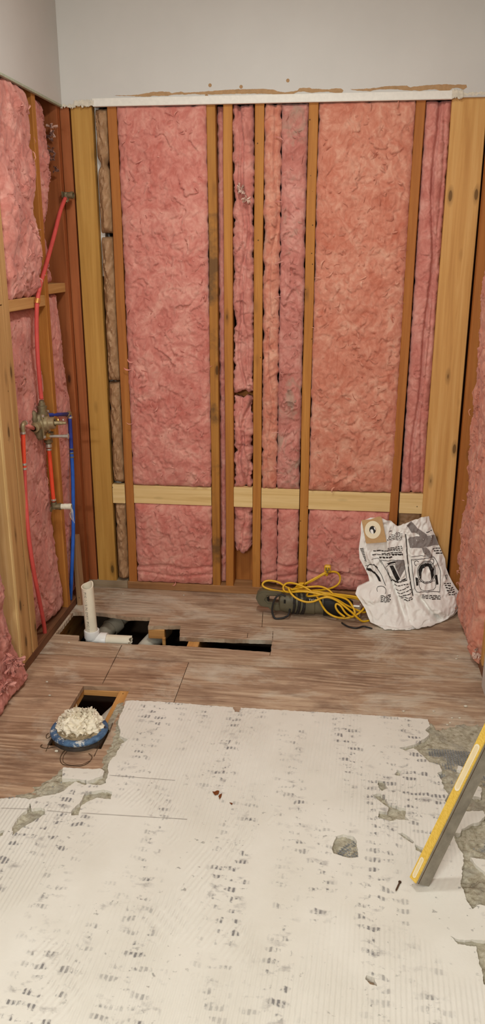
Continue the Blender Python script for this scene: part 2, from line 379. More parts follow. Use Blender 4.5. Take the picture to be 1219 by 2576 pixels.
M['rag'] = plain('cream_tissue', srgb(240,228,206), .9, .1, 0, .06, 12, .2, 120)
def ringm():
    t = Nt('worn_blue_ring'); v = t.coord((1, 1, 1)); a = t.noise(v, 26, 5, .65); b = t.noise(v, 60, 4, .6)
    col = t.ramp(b, [(.3, srgb(52,76,108)), (.6, srgb(82,114,148)), (.8, srgb(126,148,166))]); col = t.mix(t.ramp(a, [(.57, B0), (.63, B1)]), col, srgb(206,204,198)); col = t.mix(t.ramp(t.noise(v, 40, 3), [(.6, B0), (.66, B1)]), col, srgb(52,48,46))
    return t.out(col, .5, t.bump(b, .3, .002), spec=.4)
M['ring'] = ringm(); M['gunk'] = plain('wax_and_grout', srgb(150,132,104), .85, .2, 0, .45, 50, .8, 90); M['gunk_d'] = plain('dark_cast_flange', srgb(66,58,52), .7, .3, 0, .4, 40, .6, 90)
def levely():
    t = Nt('yellow_laminated_edge'); v = t.coord((60, 60, 60)); c = t.n('TexCoord'); m = t.n('Mapping'); m.inputs['Scale'].default_value = (300, 3, 300); t.l(c.outputs['Object'], m.inputs[0])
    a = t.noise(m.outputs[0], 1.0, 3); return t.out(t.ramp(a, [(.35, srgb(218,176,66)), (.6, srgb(234,196,92))]), .5, t.bump(a, .2, .001), spec=.4)
M['lev_y'] = levely(); M['lev_g'] = plain('dirty_grey_metal', srgb(146,138,124), .6, .4, .2, .22, 30, .2); M['lev_c'] = plain('clear_vial_cover', srgb(236,216,172), .15, .6, 0, .06)
M['pencil'] = plain('pencil_line', srgb(150,142,136), .8, .1); M['nail'] = plain('rusty_nail', srgb(90,66,48), .6, .4, .3, .2); M['chip'] = plain('brown_wood_chip', srgb(120,66,34), .8, .1, 0, .2); M['wire'] = plain('thin_dark_wire', srgb(84,62,44), .6, .3, 0, .2)
# ================================================================== STRUCTURE
XL, XR = -1.155, 0.592
HZ = 2.109                      # underside of the remaining drywall
floor = empty('floor', (0, -1.5, 0), kind='structure')
wall_back = empty('wall_back', (0, 0.05, 0), kind='structure')
wall_left = empty('wall_left', (XL-.05, -1, 0), kind='structure')
wall_right = empty('wall_right', (XR+.05, -1, 0), kind='structure')
# ---- plywood sheets
H1 = [(-1.1446,-0.2934),(-1.0446,-0.2816),(-0.9287,-0.3017),(-0.8927,-0.314),(-0.7843,-0.3054),(-0.7793,-0.3736),(-0.7765,-0.3931),(-0.7086,-0.3812),(-0.6363,-0.3727),(-0.6204,-0.4816),(-0.4365,-0.4748),(-0.2276,-0.4649),(-0.2276,-0.5258),(-0.2271,-0.5709),(-0.4241,-0.5629),(-0.5737,-0.5594),(-0.69,-0.5624),(-0.8079,-0.5691),(-0.9239,-0.572),(-1.033,-0.5668),(-1.0455,-0.5167),(-1.1477,-0.5137)]
H1 = [(max(x, -1.149), y) for x, y in H1]
H2 = [(-.902, -.915), (-.722, -.907), (-.722, -1.30), (-.905, -1.30)]
YS = -.69
s1 = slab('plywood_sheet', [(XL-.1, .1), (XR+.05, .1), (XR+.05, YS+.0012), (XL-.1, YS+.0012)], [jag(H1, .01, .002, 3)], -.018, 0.0, M['ply'], floor)
s2 = slab('plywood_sheet', [(XL-.1, YS-.0012), (-.5435, YS-.0012), (-.5435, -5.2), (XL-.1, -5.2)], [H2], -.018, -.0005, M['ply2'], floor)
s3 = slab('plywood_sheet', [(-.541, YS-.0012), (XR+.05, YS-.0012), (XR+.05, -5.2), (-.541, -5.2)], [], -.018, -.0003, M['ply3'], floor)
# saw kerfs left by circular saw in the sheet, thin dark grooves (inlaid strips)
def kerf(a, b, wd=.0016):
    a = Vector((*a, 0)); b = Vector((*b, 0)); d = (b-a).normalized(); n = Vector((-d.y, d.x, 0))*wd
    mb = MB(); k = 8; vs = []
    for i in range(k+1):
        p = a+(b-a)*i/k; ww = .3+.7*abs(math.sin(i*2.1+a.x*9)); vs += [p+n*ww+Vector((0, 0, .0006)), p-n*ww+Vector((0, 0, .0006))]
    mb.add(vs, [(2*i, 2*i+1, 2*i+3, 2*i+2) for i in range(k)]); return mk('saw_cut', mb.v, mb.f, M['wire'], floor)
for a, b in [[(-0.8433,-0.582),(-0.8346,-0.8937)],[(-0.294,-0.1915),(-0.2832,-0.3456)],[(-0.2329,-0.3791),(-0.2278,-0.464)],[(-0.2277,-0.5666),(-0.228,-0.6013)],[(-0.3377,-0.4107),(-0.3357,-0.4523)],[(-0.7256,-1.1461),(-0.7203,-1.2035)],[(-0.7341,-1.2528),(-0.7325,-1.3432)],[(-0.9046,-1.2492),(-0.8962,-1.3347)]]: kerf(a, b)
# ---- joists, cleats and what lies under the floor
def bx(name, x0, x1, y0, y1, z0, z1, mat, parent, bev=.002, **k): return MB().box(x0, x1, y0, y1, z0, z1, bev).build(name, mat, parent, **k)
bx('joist', -.583, -.535, -1.0, .05, -.25, -.0185, M['joist'], floor)
bx('joist', -1.25, -1.19, -1.4, .05, -.25, -.0185, M['joist'], floor)
bx('cleat', -.778, -.706, -.388, -.355, -.062, -.0185, M['joist_x'], floor); bx('cleat', -.714, -.700, -.402, -.388, -.13, -.05, M['joist'], floor)
bx('cleat', -.752, -.690, -.562, -.535, -.045, -.02, M['joist_x'], floor)
bx('hole_header', -.905, -.722, -.914, -.884, -.042, -.0185, M['joist_x'], floor)
bx('hole_trimmer', -.764, -.7215, -1.17, -.9145, -.05, -.012, M['joist'], floor); bx('hole_trimmer', -.945, -.905, -1.25, -.9, -.05, -.0185, M['joist'], floor)
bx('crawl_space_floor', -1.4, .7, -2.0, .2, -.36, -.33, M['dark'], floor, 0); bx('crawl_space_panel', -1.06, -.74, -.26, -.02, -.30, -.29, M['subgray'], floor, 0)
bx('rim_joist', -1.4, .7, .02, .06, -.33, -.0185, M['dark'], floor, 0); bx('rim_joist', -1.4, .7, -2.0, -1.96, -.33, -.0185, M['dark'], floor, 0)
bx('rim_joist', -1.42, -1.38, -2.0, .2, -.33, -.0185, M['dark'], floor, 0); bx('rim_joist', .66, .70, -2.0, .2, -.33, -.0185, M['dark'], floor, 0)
# ---- back wall framing
def stud(parent, x0, x1, mat, z1=2.3, y0=0.0, y1=.089, lean=0.0, name='stud', warp=0.003):
    b = MB(); n = 12; seed = R.random()*50
    for i in range(n+1):
        z = .038+(z1-.038)*i/n; dx = lean*(1-i/n)+warp*n1(i*.5, int(seed)); c = .0025
        for px, py in ((x0+c, y0), (x1-c, y0), (x1, y0+c), (x1, y1), (x0, y1), (x0, y0+c)): b.v.append((px+dx, py, z))
    b.f = [(i*6+k, i*6+(k+1) % 6, i*6+6+(k+1) % 6, i*6+6+k) for i in range(n) for k in range(6)] + [tuple(range(6))[::-1], tuple(n*6+k for k in range(6))]
    return b.build(name, mat, parent)
stud(wall_back, -1.158, -1.1175, M['stud_r'])
stud(wall_back, -1.1105, -1.021, M['stud_y'], y1=.038)
stud(wall_back, -.959, -.920, M['stud_o'])
stud(wall_back, -.552, -.5155, M['stud_d'])
stud(wall_back, -.4875, -.451, M['stud'])
stud(wall_back, -.361, -.324, M['stud'])
stud(wall_back, -.147, -.109, M['stud'])
stud(wall_back, .2675, .3045, M['stud_o'], lean=-.012)
stud(wall_back, .403, .536, M['stud_p'], lean=-.004, name='wide_stud')
bx('corner_backing', -1.14, -1.0, .092, .12, .038, 2.3, M['drywall'], wall_back, 0)
bx('corner_backing', -1.02, -1.002, .03, .05, 1.45, 2.3, M['drywall'], wall_back, 0)
ZB0, ZB1 = .4325, .5225
for a, b in ((-1.0205, -.960), (-.9195, -.553), (-.4505, -.362), (-.3235, -.148), (-.1085, .2595), (.2985, .402)):
    bx('blocking', a+.0008, b-.0008, .0005+R.uniform(0, .002), .036, ZB0+R.uniform(-.003, .002), ZB1+R.uniform(-.002, .003), M['block'], wall_back, .0015)
bx('bottom_plate', XL-.05, -.9685, -.0, .089, 0, .038, M['plate_g'], wall_back); bx('bottom_plate', -.9675, XR+.08, -.002, .089, 0, .038, M['plate'], wall_back)
bx('sheathing', XL-.1, XR+.15, .14, .152, 0, 2.62, M['sheath'], wall_back, 0)
bx('bay_backing', -.4505, -.3615, .086, .1, .038, 1.0, M['stud_o'], wall_back, 0)
# drywall left above the opening
bx('drywall_panel', XL-.02, XR+.02, -.0127, -.0003, HZ+.002, 2.62, M['drywall'], wall_back, .001)
bead = bx('bead_strip', -1.015, .405, -.0165, -.0128, HZ-.001, HZ+.0265, M['bead'], wall_back, .001)
bx('bead_nosing', -1.012, .40, -.0185, -.0005, HZ-.004, HZ-.0005, M['bead'], wall_back, .001)
TB = [[(-0.9214,2.1444),(-0.8245,2.1451),(-0.7798,2.152),(-0.7353,2.155),(-0.6986,2.153),(-0.6884,2.1476),(-0.6545,2.1534),(-0.6399,2.1492),(-0.5887,2.1494),(-0.5159,2.1531),(-0.4579,2.1558),(-0.4218,2.1564),(-0.3427,2.156),(-0.2854,2.1523),(-0.2639,2.1455),(-0.2496,2.1426),(-0.214,2.1432),(-0.1941,2.1466),(-0.183,2.1553),(-0.1462,2.1558),(-0.1361,2.1518),(-0.0726,2.1492),(-0.0516,2.1513),(-0.0221,2.1507),(-0.0148,2.1442),(-0.0215,2.1355),(-0.0411,2.1346),(-0.0723,2.1403),(-0.1076,2.141),(-0.1358,2.1378),(-0.1685,2.1435),(-0.1926,2.1427),(-0.2138,2.1342),(-0.2451,2.1323),(-0.278,2.1342),(-0.2924,2.1383),(-0.4002,2.1405),(-0.458,2.1404),(-0.516,2.1402),(-0.5743,2.1414),(-0.5961,2.1444),(-0.6401,2.1414),(-0.6768,2.1434),(-0.7034,2.1388),(-0.7506,2.1397),(-0.7877,2.1378),(-0.8693,2.1407)],[(0.0117,2.1475),(0.0676,2.1476),(0.116,2.1516),(0.1643,2.1557),(0.2264,2.1556),(0.2405,2.1503),(0.3019,2.1565),(0.3838,2.1561),(0.4491,2.1547),(0.4527,2.1446),(0.437,2.1375),(0.4188,2.1441),(0.3984,2.1433),(0.3856,2.1335),(0.3651,2.134),(0.3304,2.1409),(0.2827,2.1369),(0.2205,2.1394),(0.1718,2.1454),(0.1164,2.1441),(0.0888,2.1396),(0.0399,2.1418)]]
for i, q in enumerate(TB):
    MB().prism(jag(q, .004, .0012, 11+i), lambda a, b, t: (a, t, b), -.0136, -.0126).build('torn_paper', M['torn'], wall_back)
for x, z in ((-.230, 2.183), (-.536, 2.173), (-.413, 2.165), (-.55, 2.135)):
    g = MB(); g.lathe((x, -.0126, z), (0, -1, 0), [(0, .007), (.0015, .006), (.001, .003), (0.0002, .0)], 9); g.build('nail_pop', M['torn'], wall_back)
# ragged plaster at both ends of the strip
def ragged(x0, x1, z0, z1, seed, mat, parent, pl='B', y=-.0128, dep=.005):
    n = 26; rr = random.Random(seed); top = [(x0+(x1-x0)*i/n, z1+rr.uniform(-.006, .003)) for i in range(n+1)]; bot = [(x0+(x1-x0)*i/n, z0+rr.uniform(-.004, .007)) for i in range(n+1)]
    poly = bot+top[::-1]
    fn = (lambda a, b, t: (a, t, b)) if pl == 'B' else (lambda a, b, t: (t, a, b))
    return MB().prism(poly, fn, y-dep, y+.001).build('ragged_plaster', mat, parent)
ragged(-1.09, -1.008, HZ-.004, HZ+.022, 3, M['crumb'], wall_back, dep=.004); ragged(-1.15, -1.085, HZ-.006, HZ+.008, 4, M['crumb'], wall_back, dep=.002); ragged(.398, .44, HZ-.002, HZ+.03, 5, M['crumb'], wall_back, dep=.004); ragged(.43, .60, HZ+.006, HZ+.02, 6, M['crumb'], wall_back, dep=.001)
# ---- left wall
def lstud(y0, y1, mat, z0=.038, z1=2.3, depth=.089, name='stud', x=XL, lean=0.0, warp=.004):
    b = MB(); n = 12; sd = int(R.random()*50)
    for i in range(n+1):
        z = z0+(z1-z0)*i/n; dy = lean*(1-i/n)+warp*n1(i*.45, sd); c = .0025
        for px, py in ((x, y0+c), (x, y1-c), (x-c, y1), (x-depth, y1), (x-depth, y0), (x-c, y0)): b.v.append((px, py+dy, z))
    b.f = [(i*6+k, i*6+(k+1) % 6, i*6+6+(k+1) % 6, i*6+6+k) for i in range(n) for k in range(6)] + [tuple(range(6))[::-1], tuple(n*6+k for k in range(6))]
    return b.build(name, mat, wall_left)
lstud(-.861, -.8415, M['block_v'], z1=1.372, lean=-.018, name='post'); lstud(-.840, -.748, M['stud_t'], z1=1.372, lean=-.018, name='post'); lstud(-.835, -.748, M['stud_t'], z0=1.376, name='post')
lstud(-.7455, -.690, M['stud_t'], lean=-.008)
lstud(-.318, -.281, M['stud'], lean=-.006)
lstud(-.041, -.004, M['stud_r'])
lstud(-1.255, -1.217, M['stud'])
bx('blocking', XL-.085, XL-.004, -.689, -.319, 1.345, 1.386, M['block_y'], wall_left); bx('blocking', XL-.085, XL-.012, -.280, -.042, 1.386, 1.424, M['block_y'], wall_left)
bx('bottom_plate', XL-.089, XL, -1.9, -.001, 0, .038, M['plate_y'], wall_left); bx('sheathing', XL-.16, XL-.148, -2.0, .14, 0, 2.62, M['sheath'], wall_left, 0)
bx('drywall_panel', XL, XL+.0127, -5.2, -.013, HZ+.004, 2.62, M['drywall'], wall_left, .001); bx('drywall_edge', XL+.0005, XL+.0140, -1.9, -.014, HZ-.003, HZ+.006, M['green_edge'], wall_left, .001)
bx('drywall_panel', XL-.012, XL+.0127, -5.2, -1.9, 0, HZ+.003, M['drywall'], wall_left, .001)
# ---- right wall
def rst(y0, y1, mat, x=XR, z1=2.3): return bx('stud', x, x+.089, y0, y1, .038, z1, mat, wall_right)
rst(-.040, -.002, M['stud_o'], x=.541, z1=HZ); rst(-.66, -.622, M['stud_p']); rst(-.10, -.062, M['stud_o'])
bx('bottom_plate', XR, XR+.089, -.70, -.003, 0, .038, M['plate_y'], wall_right); bx('sheathing', XR+.13, XR+.142, -1.2, .14, 0, 2.62, M['sheath'], wall_right, 0)
bx('drywall_panel', XR-.0127, XR, -5.2, -.745, 0, 2.62, M['drywall'], wall_right, .002); bx('drywall_panel', XR-.0127, XR, -.744, -.013, HZ+.006, 2.62, M['drywall'], wall_right, .001)
tag(bx('wall_front', XL-.1, XR+.1, -5.3, -5.2, 0, 2.62, M['drywall'], None, 0), kind='structure'); tag(bx('ceiling', XL-.2, XR+.2, -5.3, .2, 2.62, 2.68, M['ceiling'], None, 0), kind='structure')
# ================================================================== FLOOR COVERING
TZ = .016
TH = [(-0.7089,-1.0249),(-0.6912,-1.0201),(-0.5607,-1.0182),(-0.4161,-1.0225),(-0.3232,-1.0248),(-0.3123,-1.0546),(-0.2957,-1.0526),(-0.295,-1.0241),(-0.1612,-1.024),(-0.0221,-1.0205),(0.1159,-1.0196),(0.2524,-1.0187),(0.3534,-1.0218),(0.3575,-1.0606),(0.3372,-1.0917),(0.3497,-1.1114),(0.3383,-1.1336),(0.3125,-1.1618),(0.2994,-1.1791),(0.244,-1.2033),(0.2621,-1.2166),(0.29,-1.2001),(0.3025,-1.2162),(0.3335,-1.27),(0.363,-1.2811),(0.3678,-1.3131),(0.3532,-1.3248),(0.3619,-1.3631),(0.3626,-1.3974),(0.3733,-1.4242),(0.3576,-1.4588),(0.3752,-1.4816),(0.402,-1.4994),(0.4619,-1.4871),(0.4656,-1.5057),(0.4448,-1.5385),(0.4179,-1.55),(0.3891,-1.5763),(0.3849,-1.5913),(0.3624,-1.5908),(0.3552,-1.5787),(0.3653,-1.6017),(0.3674,-1.6344),(0.3798,-1.674),(0.3774,-1.7052),(0.37,-1.722),(0.3671,-1.7576),(0.359,-1.7723),(0.3627,-1.8029),(0.3648,-1.8354),(0.3735,-1.8612),(0.3785,-1.8656),(0.3955,-1.8485),(0.4138,-1.8526),(0.456,-1.8552)]
TH += [(XR-.02, -1.88), (XR-.02, -3.1), (XL+.02, -3.1), (XL+.02, -1.57)]
TH += [(-0.9395,-1.5985),(-0.8897,-1.589),(-0.8528,-1.5901),(-0.8373,-1.5829),(-0.8027,-1.5678),(-0.7753,-1.5554),(-0.7585,-1.5329),(-0.7158,-1.5166),(-0.7031,-1.5017),(-0.6663,-1.505),(-0.6504,-1.4917),(-0.6533,-1.4727),(-0.6577,-1.4396),(-0.6685,-1.4105),(-0.6688,-1.4002),(-0.6681,-1.3751),(-0.6575,-1.3527),(-0.6587,-1.3291),(-0.6562,-1.2891),(-0.641,-1.2602),(-0.6738,-1.2433),(-0.6771,-1.2156),(-0.6925,-1.1888),(-0.7015,-1.1557),(-0.7031,-1.1234),(-0.7038,-1.0669)]
HO = [[(-0.8433,-1.6088),(-0.8437,-1.6388),(-0.8557,-1.6745),(-0.8548,-1.7176),(-0.8419,-1.7466),(-0.8272,-1.7143),(-0.7995,-1.6746),(-0.7848,-1.6474),(-0.7903,-1.629),(-0.8059,-1.6221),(-0.8303,-1.6302)],[(-0.6908,-1.5418),(-0.6514,-1.5222),(-0.6212,-1.5299),(-0.6147,-1.5621),(-0.6569,-1.5617),(-0.6788,-1.5805),(-0.6926,-1.6053),(-0.6877,-1.6428),(-0.7057,-1.645),(-0.714,-1.627),(-0.7015,-1.5921),(-0.6979,-1.5463)],[(-0.9006,-1.7456),(-0.8826,-1.7338),(-0.8731,-1.7262),(-0.8692,-1.7467),(-0.882,-1.7624)],[(0.0471,-1.6406),(0.0624,-1.634),(0.0906,-1.6387),(0.1001,-1.6565),(0.1031,-1.7169),(0.0779,-1.7228),(0.0369,-1.7113),(0.0324,-1.6922),(0.0396,-1.6589)],[(0.23,-1.3212),(0.2426,-1.3318),(0.2365,-1.3505),(0.221,-1.3483)],[(0.1699,-1.3818),(0.1888,-1.3873),(0.1943,-1.4172),(0.1783,-1.4322),(0.1684,-1.4165)],[(0.1482,-1.4524),(0.1731,-1.444),(0.1849,-1.4628),(0.1938,-1.4905),(0.244,-1.5058),(0.2384,-1.5358),(0.248,-1.5549),(0.2126,-1.5541),(0.1964,-1.5643),(0.1604,-1.55),(0.166,-1.5254),(0.1896,-1.526),(0.193,-1.5065),(0.1636,-1.4743)],[(0.2563,-1.6521),(0.2775,-1.6634),(0.2706,-1.6808),(0.2567,-1.6719)],[(0.2133,-1.6115),(0.2266,-1.6067),(0.2448,-1.6237),(0.2551,-1.6414),(0.2492,-1.6483),(0.2354,-1.6343)],[(0.3116,-1.9517),(0.3277,-1.9613),(0.3818,-1.9573),(0.4293,-1.9494),(0.4025,-2.095),(0.3802,-2.0877),(0.3676,-2.0771),(0.3688,-2.0378),(0.3671,-2.0102),(0.3669,-1.9771),(0.3258,-1.9752)],[(0.1132,-2.0845),(0.1279,-2.089),(0.1358,-2.1084),(0.1204,-2.1061),(0.1103,-2.0951)]]
TH = jag(TH, .005, .0022, 1, lambda a, b, c, d: abs(b) > 1.62 and (a < -.94 or a > .55) or b < -3); HO = [jag(h, .004, .002, 20+i) for i, h in enumerate(HO)]
gx, gy = np.meshgrid(np.arange(-1.1, .57, .03), np.arange(-3.08, -1.0, .03)); gx = (gx+np.random.RandomState(1).uniform(-.008, .008, gx.shape)).ravel(); gy = (gy+np.random.RandomState(2).uniform(-.008, .008, gy.shape)).ravel()
ok = inpoly(gx, gy, TH) & (dist_poly(gx, gy, TH) > .008)
for h in HO: ok &= ~inpoly(gx, gy, h) & (dist_poly(gx, gy, h) > .006)
topz = lambda x, y: TZ+.0012*fbm(x*9, y*9, 0, 2, 5)
slab('thinset_layer', TH, HO, .0005, topz, M['thin'], floor, extra=list(zip(gx[ok], gy[ok])), origin=(0, -1.5, 0))
# loose patches of the same layer left standing in the chipped area
for i, q in enumerate([[(0.4613,-1.3682),(0.4764,-1.3835),(0.4658,-1.4274),(0.4393,-1.4214)],[(0.3982,-1.6819),(0.4382,-1.689),(0.433,-1.744),(0.4069,-1.7058)],[(0.4222,-1.2755),(0.4377,-1.286),(0.4256,-1.3037),(0.4144,-1.2969)],[(-0.8044,-1.4299),(-0.752,-1.4299),(-0.7065,-1.4286),(-0.6879,-1.4223),(-0.6723,-1.4326),(-0.6704,-1.4564),(-0.7072,-1.4881),(-0.7457,-1.481),(-0.7903,-1.4862)],[(-0.7657,-1.5332),(-0.7432,-1.4963),(-0.7098,-1.5077),(-0.7219,-1.5243)]]):
    slab('thinset_patch', jag(q, .004, .0018, 40+i), [], .001, .0155, M['thin'], floor)
# pencil layout lines on the layer
def lay_line(pts, wd=.0012):
    vs = []; k = 0
    for (x, y) in pts: vs += [(x, y+wd*(.5+.5*abs(math.sin(k*1.3))), TZ+.0016), (x, y-wd*.4, TZ+.0016)]; k += 1
    mk('layout_line', vs, [(2*i, 2*i+1, 2*i+3, 2*i+2) for i in range(len(pts)-1)], M['pencil'], floor)
for a, b in [[(-0.919,-1.641),(-0.8355,-1.6347)],[(-0.783,-1.6354),(-0.7093,-1.6372)],[(-0.681,-1.6338),(-0.3762,-1.6253)],[(-0.6495,-1.4547),(-0.4443,-1.4561)],[(-0.8603,-1.7316),(-0.8536,-1.734)]]:
    lay_line([(a[0]+(b[0]-a[0])*i/16, a[1]+(b[1]-a[1])*i/16) for i in range(17)])
# grey mortar below / beside it
MO = [(0.3375,-1.012),(0.3845,-1.0507),(0.4694,-1.0114),(0.5562,-1.011),(0.5699,-1.189),(0.4853,-1.8551),(0.4012,-2.1069),(0.2669,-2.103),(0.0989,-1.9005),(-0.0991,-1.8595),(-0.3097,-1.8159),(-0.8316,-1.8044),(-0.9279,-1.7379),(-0.9775,-1.6254),(-0.8824,-1.5598),(-0.8497,-1.5485),(-0.8595,-1.5157),(-0.8457,-1.4986),(-0.8272,-1.473),(-0.8081,-1.4548),(-0.812,-1.4249),(-0.7026,-1.4263),(-0.6852,-1.3894),(-0.685,-1.2926),(-0.6924,-1.2012),(-0.7165,-1.1433),(-0.7176,-1.0325),(-0.5521,-1.0605),(-0.2981,-1.0564),(0.1157,-1.0455)]
MO = [(min(max(x, XL+.01), XR-.006), y) for x, y in MO]
st = .0045; GX, GY = np.meshgrid(np.arange(-1.14, .59, st), np.arange(-2.25, -.98, st), indexing='ij')
inn = inpoly(GX, GY, MO); dm = dist_poly(GX, GY, MO); sd = np.where(inn, dm, -dm)
need = sd > -.03
deep = inpoly(GX, GY, TH) & (dist_poly(GX, GY, TH) > .02)
for h in HO: deep &= ~(inpoly(GX, GY, h) | (dist_poly(GX, GY, h) < .02))
need &= ~deep
rough = fbm(GX*24, GY*24, 0, 4, 31); rock = ridge(GX*26+.8*rough, GY*26, 0, 3, 37)
lathzone = np.exp(-(((GX-.49)/.13)**2+((GY+1.13)/.13)**2)**2)+np.exp(-(((GX-.53)/.07)**2+((GY+1.63)/.06)**2))
MZ = .0015+.007*rough+.008*np.clip(rock, -.6, 1)-.0085*lathzone*(.6+.8*np.clip(rough+.5, 0, 1))+np.minimum(0, (sd-.012)*.35)
MZ = np.where((sd > .014) & (GX > .2), np.maximum(MZ, .0012), MZ)
idx = -np.ones(GX.shape, int); idx[need] = np.arange(need.sum()); F = []
q = (idx[:-1, :-1] >= 0) & (idx[1:, :-1] >= 0) & (idx[1:, 1:] >= 0) & (idx[:-1, 1:] >= 0)
F = np.stack([idx[:-1, :-1][q], idx[1:, :-1][q], idx[1:, 1:][q], idx[:-1, 1:][q]], 1)
jx = GX+.002*fbm(GX*60, GY*60, 1, 2, 3); jy = GY+.002*fbm(GX*60, GY*60, 2, 2, 4)
mk('mortar_bed', np.stack([jx[need], jy[need], np.clip(MZ[need], -.004, .0125)], 1), F.tolist(), M['mortar'], floor, smooth=False, kind='stuff')
def lath(name, x0, x1, y0, y1, cell, poly=None, ang=0.0, z=.0035):
    b = MB(); nx = int((x1-x0)/cell); ny = int((y1-y0)/cell); ca, sa = math.cos(ang), math.sin(ang); cx, cy = (x0+x1)/2, (y0+y1)/2; wd = cell*.21
    vs = []; fs = []
    for i in range(nx):
        for s_ in (0, 1):
            prev = None
            for j in range(ny+1):
                x = x0+(i+.5)*cell+(cell*.5 if (j+s_) % 2 else 0); y = y0+j*cell*.55
                if y > y1: break
                X = cx+(x-cx)*ca-(y-cy)*sa; Y = cy+(x-cx)*sa+(y-cy)*ca
                if poly and not inpoly(np.array([X]), np.array([Y]), poly)[0]: prev = None; continue
                zz = z+.0016*math.sin(X*41+Y*23)+.0009*math.sin(X*113); n = len(vs); tw = .0012*(1 if j % 2 else -1)
                vs += [(X-wd, Y, zz+tw), (X+wd, Y, zz-tw+.0008)]
                if prev is not None: fs.append((prev, prev+1, n+1, n))
                prev = n
    return mk(name, vs, fs, M['lath'], floor, kind='stuff')
lath('metal_lath', .335, .582, -1.36, -1.03, .0085, None, 0, .0052)
lath('metal_lath', -.875, -.775, -1.57, -1.45, .009, [(-0.8553,-1.5138),(-0.8073,-1.4573),(-0.7852,-1.4998),(-0.7911,-1.5403),(-0.8319,-1.5637)], .5)
lath('metal_lath', .03, .115, -1.72, -1.62, .009, HO[3], .9, .0055); lath('metal_lath', -.98, -.9, -1.62, -1.55, .009, None, .4)
lath('metal_lath', .40, .575, -1.72, -1.48, .008, None, .6, .006)
#@@OBJECTS@@
# ================================================================== INSULATION
def plane(pl, u, v, h):
    if pl == 'B': return np.stack([u, -h, v], -1)
    if pl == 'L': return np.stack([XL+h, u, v], -1)
    return np.stack([XR-h, u, v], -1)
def batt(name, label, pl, u0, u1, v0, v1, mat, h0=0.0, bulge=.012, res=.0045, seed=0, tear=.007, lump=.008, fold=None, edge=.006, depth=.05, rnd=.012,
         stretch=1.0, shape=None, group=None, cat='insulation', cuts=None, parent=None, wiggle=.5):
    wd, ht = u1-u0, v1-v0; nu = max(8, int(wd/res)); nv = max(8, int(ht/res))
    U, V = np.meshgrid(np.linspace(0, 1, nu+1), np.linspace(0, 1, nv+1), indexing='ij')
    eu = np.minimum(U, 1-U)*wd; ev = np.minimum(V, 1-V)*ht; e = np.minimum(eu, ev)
    u = u0+U*wd; v = v0+V*ht; s = seed*13.7
    # wandering outline
    amp = edge; k = np.exp(-eu/.03); sg = np.where(U < .5, -1, 1)
    u = u+k*sg*amp*(fbm(v*22+s, sg*3.1+s, 0, 4, seed)*1.6-.15)
    v = v+np.exp(-ev/.03)*np.where(V < .5, -1, 1)*amp*fbm(u*30+s, v*2, 0, 3, seed+3)*1.4
    a, b = u*1.0, v*stretch
    wx = fbm(a*9+s, b*9, 0, 3, seed+1)*.07; wy = fbm(a*9, b*9+s, 5, 3, seed+2)*.07
    big = fbm(a*5+s, b*4, 1, 3, seed+5)
    h = h0+bulge*(1-np.exp(-e/.035))-rnd*np.exp(-e/.006)+lump*big*(1-np.exp(-e/.03))
    # torn, overlapping layers
    t = (fbm((a+wx)*6+s, (b+wy)*5, 2, 4, seed+7)*2.8+40); fr = t-np.floor(t)
    saw = fr**2.2; msk = np.clip(fbm(a*7, b*7+s, 3, 2, seed+9)*1.6+.55, 0, 1); h = h+tear*saw*msk*(1-np.exp(-e/.02))
    t2 = (fbm((a+wy*.6)*15, (b+wx*.6)*11+s, 4, 3, seed+11)*2.0+40); f2 = t2-np.floor(t2); h = h+tear*.45*(f2**2)*(1-np.exp(-e/.015))
    cr = ridge((a+wx)*13, (b+wy)*10, 6, 2, seed+13); h = h-.006*np.clip(cr-.72, 0, 1)/.28*(1-np.exp(-e/.02))
    h = h+.0012*fbm(a*70, b*55, 7, 3, seed+15)
    if fold is not None:
        for fu, wdt, dp in fold:       # long creases: (u as function of v, width, depth)
            h = h-dp*np.exp(-((u-fu(v))/wdt)**2)
    if cuts is not None:
        for fv, wdt, dp in cuts: h = h-dp*np.exp(-((v-fv(u))/wdt)**2)
    if shape is not None: u, v, h = shape(u, v, h, U, V)
    # sideways drag so the torn edges overhang
    u2 = u+.004*wiggle*fbm(a*40, b*40, 8, 2, seed+21)*np.clip(e/.01, 0, 1); v2 = v-.006*wiggle*saw*msk*np.clip(e/.01, 0, 1)
    P = plane(pl, u2, v2, h).reshape(-1, 3); I = np.arange((nu+1)*(nv+1)).reshape(nu+1, nv+1)
    F = np.stack([I[:-1, :-1], I[1:, :-1], I[1:, 1:], I[:-1, 1:]], -1).reshape(-1, 4).tolist()
    ring = list(I[:, 0])+list(I[-1, 1:])+list(I[-2::-1, -1])+list(I[0, -2:0:-1]); n = len(P)
    uu, vv = u.ravel()[ring], v.ravel()[ring]; cu, cv = (u0+u1)/2, (v0+v1)/2
    back = plane(pl, uu+(cu-uu)*.06, vv+(cv-vv)*min(.06, .01/ht), np.full(len(ring), -depth))
    m = len(ring); F += [(ring[(i+1) % m], ring[i], n+i, n+(i+1) % m) for i in range(m)]+[tuple(range(n, n+m))]
    return mk(name, np.vstack([P, back]), F, mat, parent, smooth=True, fix=True, label=label, cat=cat, group=group)
lin = lambda a0, v0, a1, v1, w=.006, f=9, sd=1: (lambda v: a0+(a1-a0)*(v-v0)/(v1-v0)+w*np.sin(v*f+sd)+w*.6*np.sin(v*f*2.3+sd*3))
GB = 'pink insulation batts in the back wall'; GL = 'pink insulation batts in the left wall'
batt('insulation_batt', 'tall wide pink fiberglass batt above the blocking, left half of back wall', 'B', -.921, -.551, ZB1-.001, HZ-.001, M['pink'], .002, .014, seed=1, group=GB, lump=.012, tear=.011)
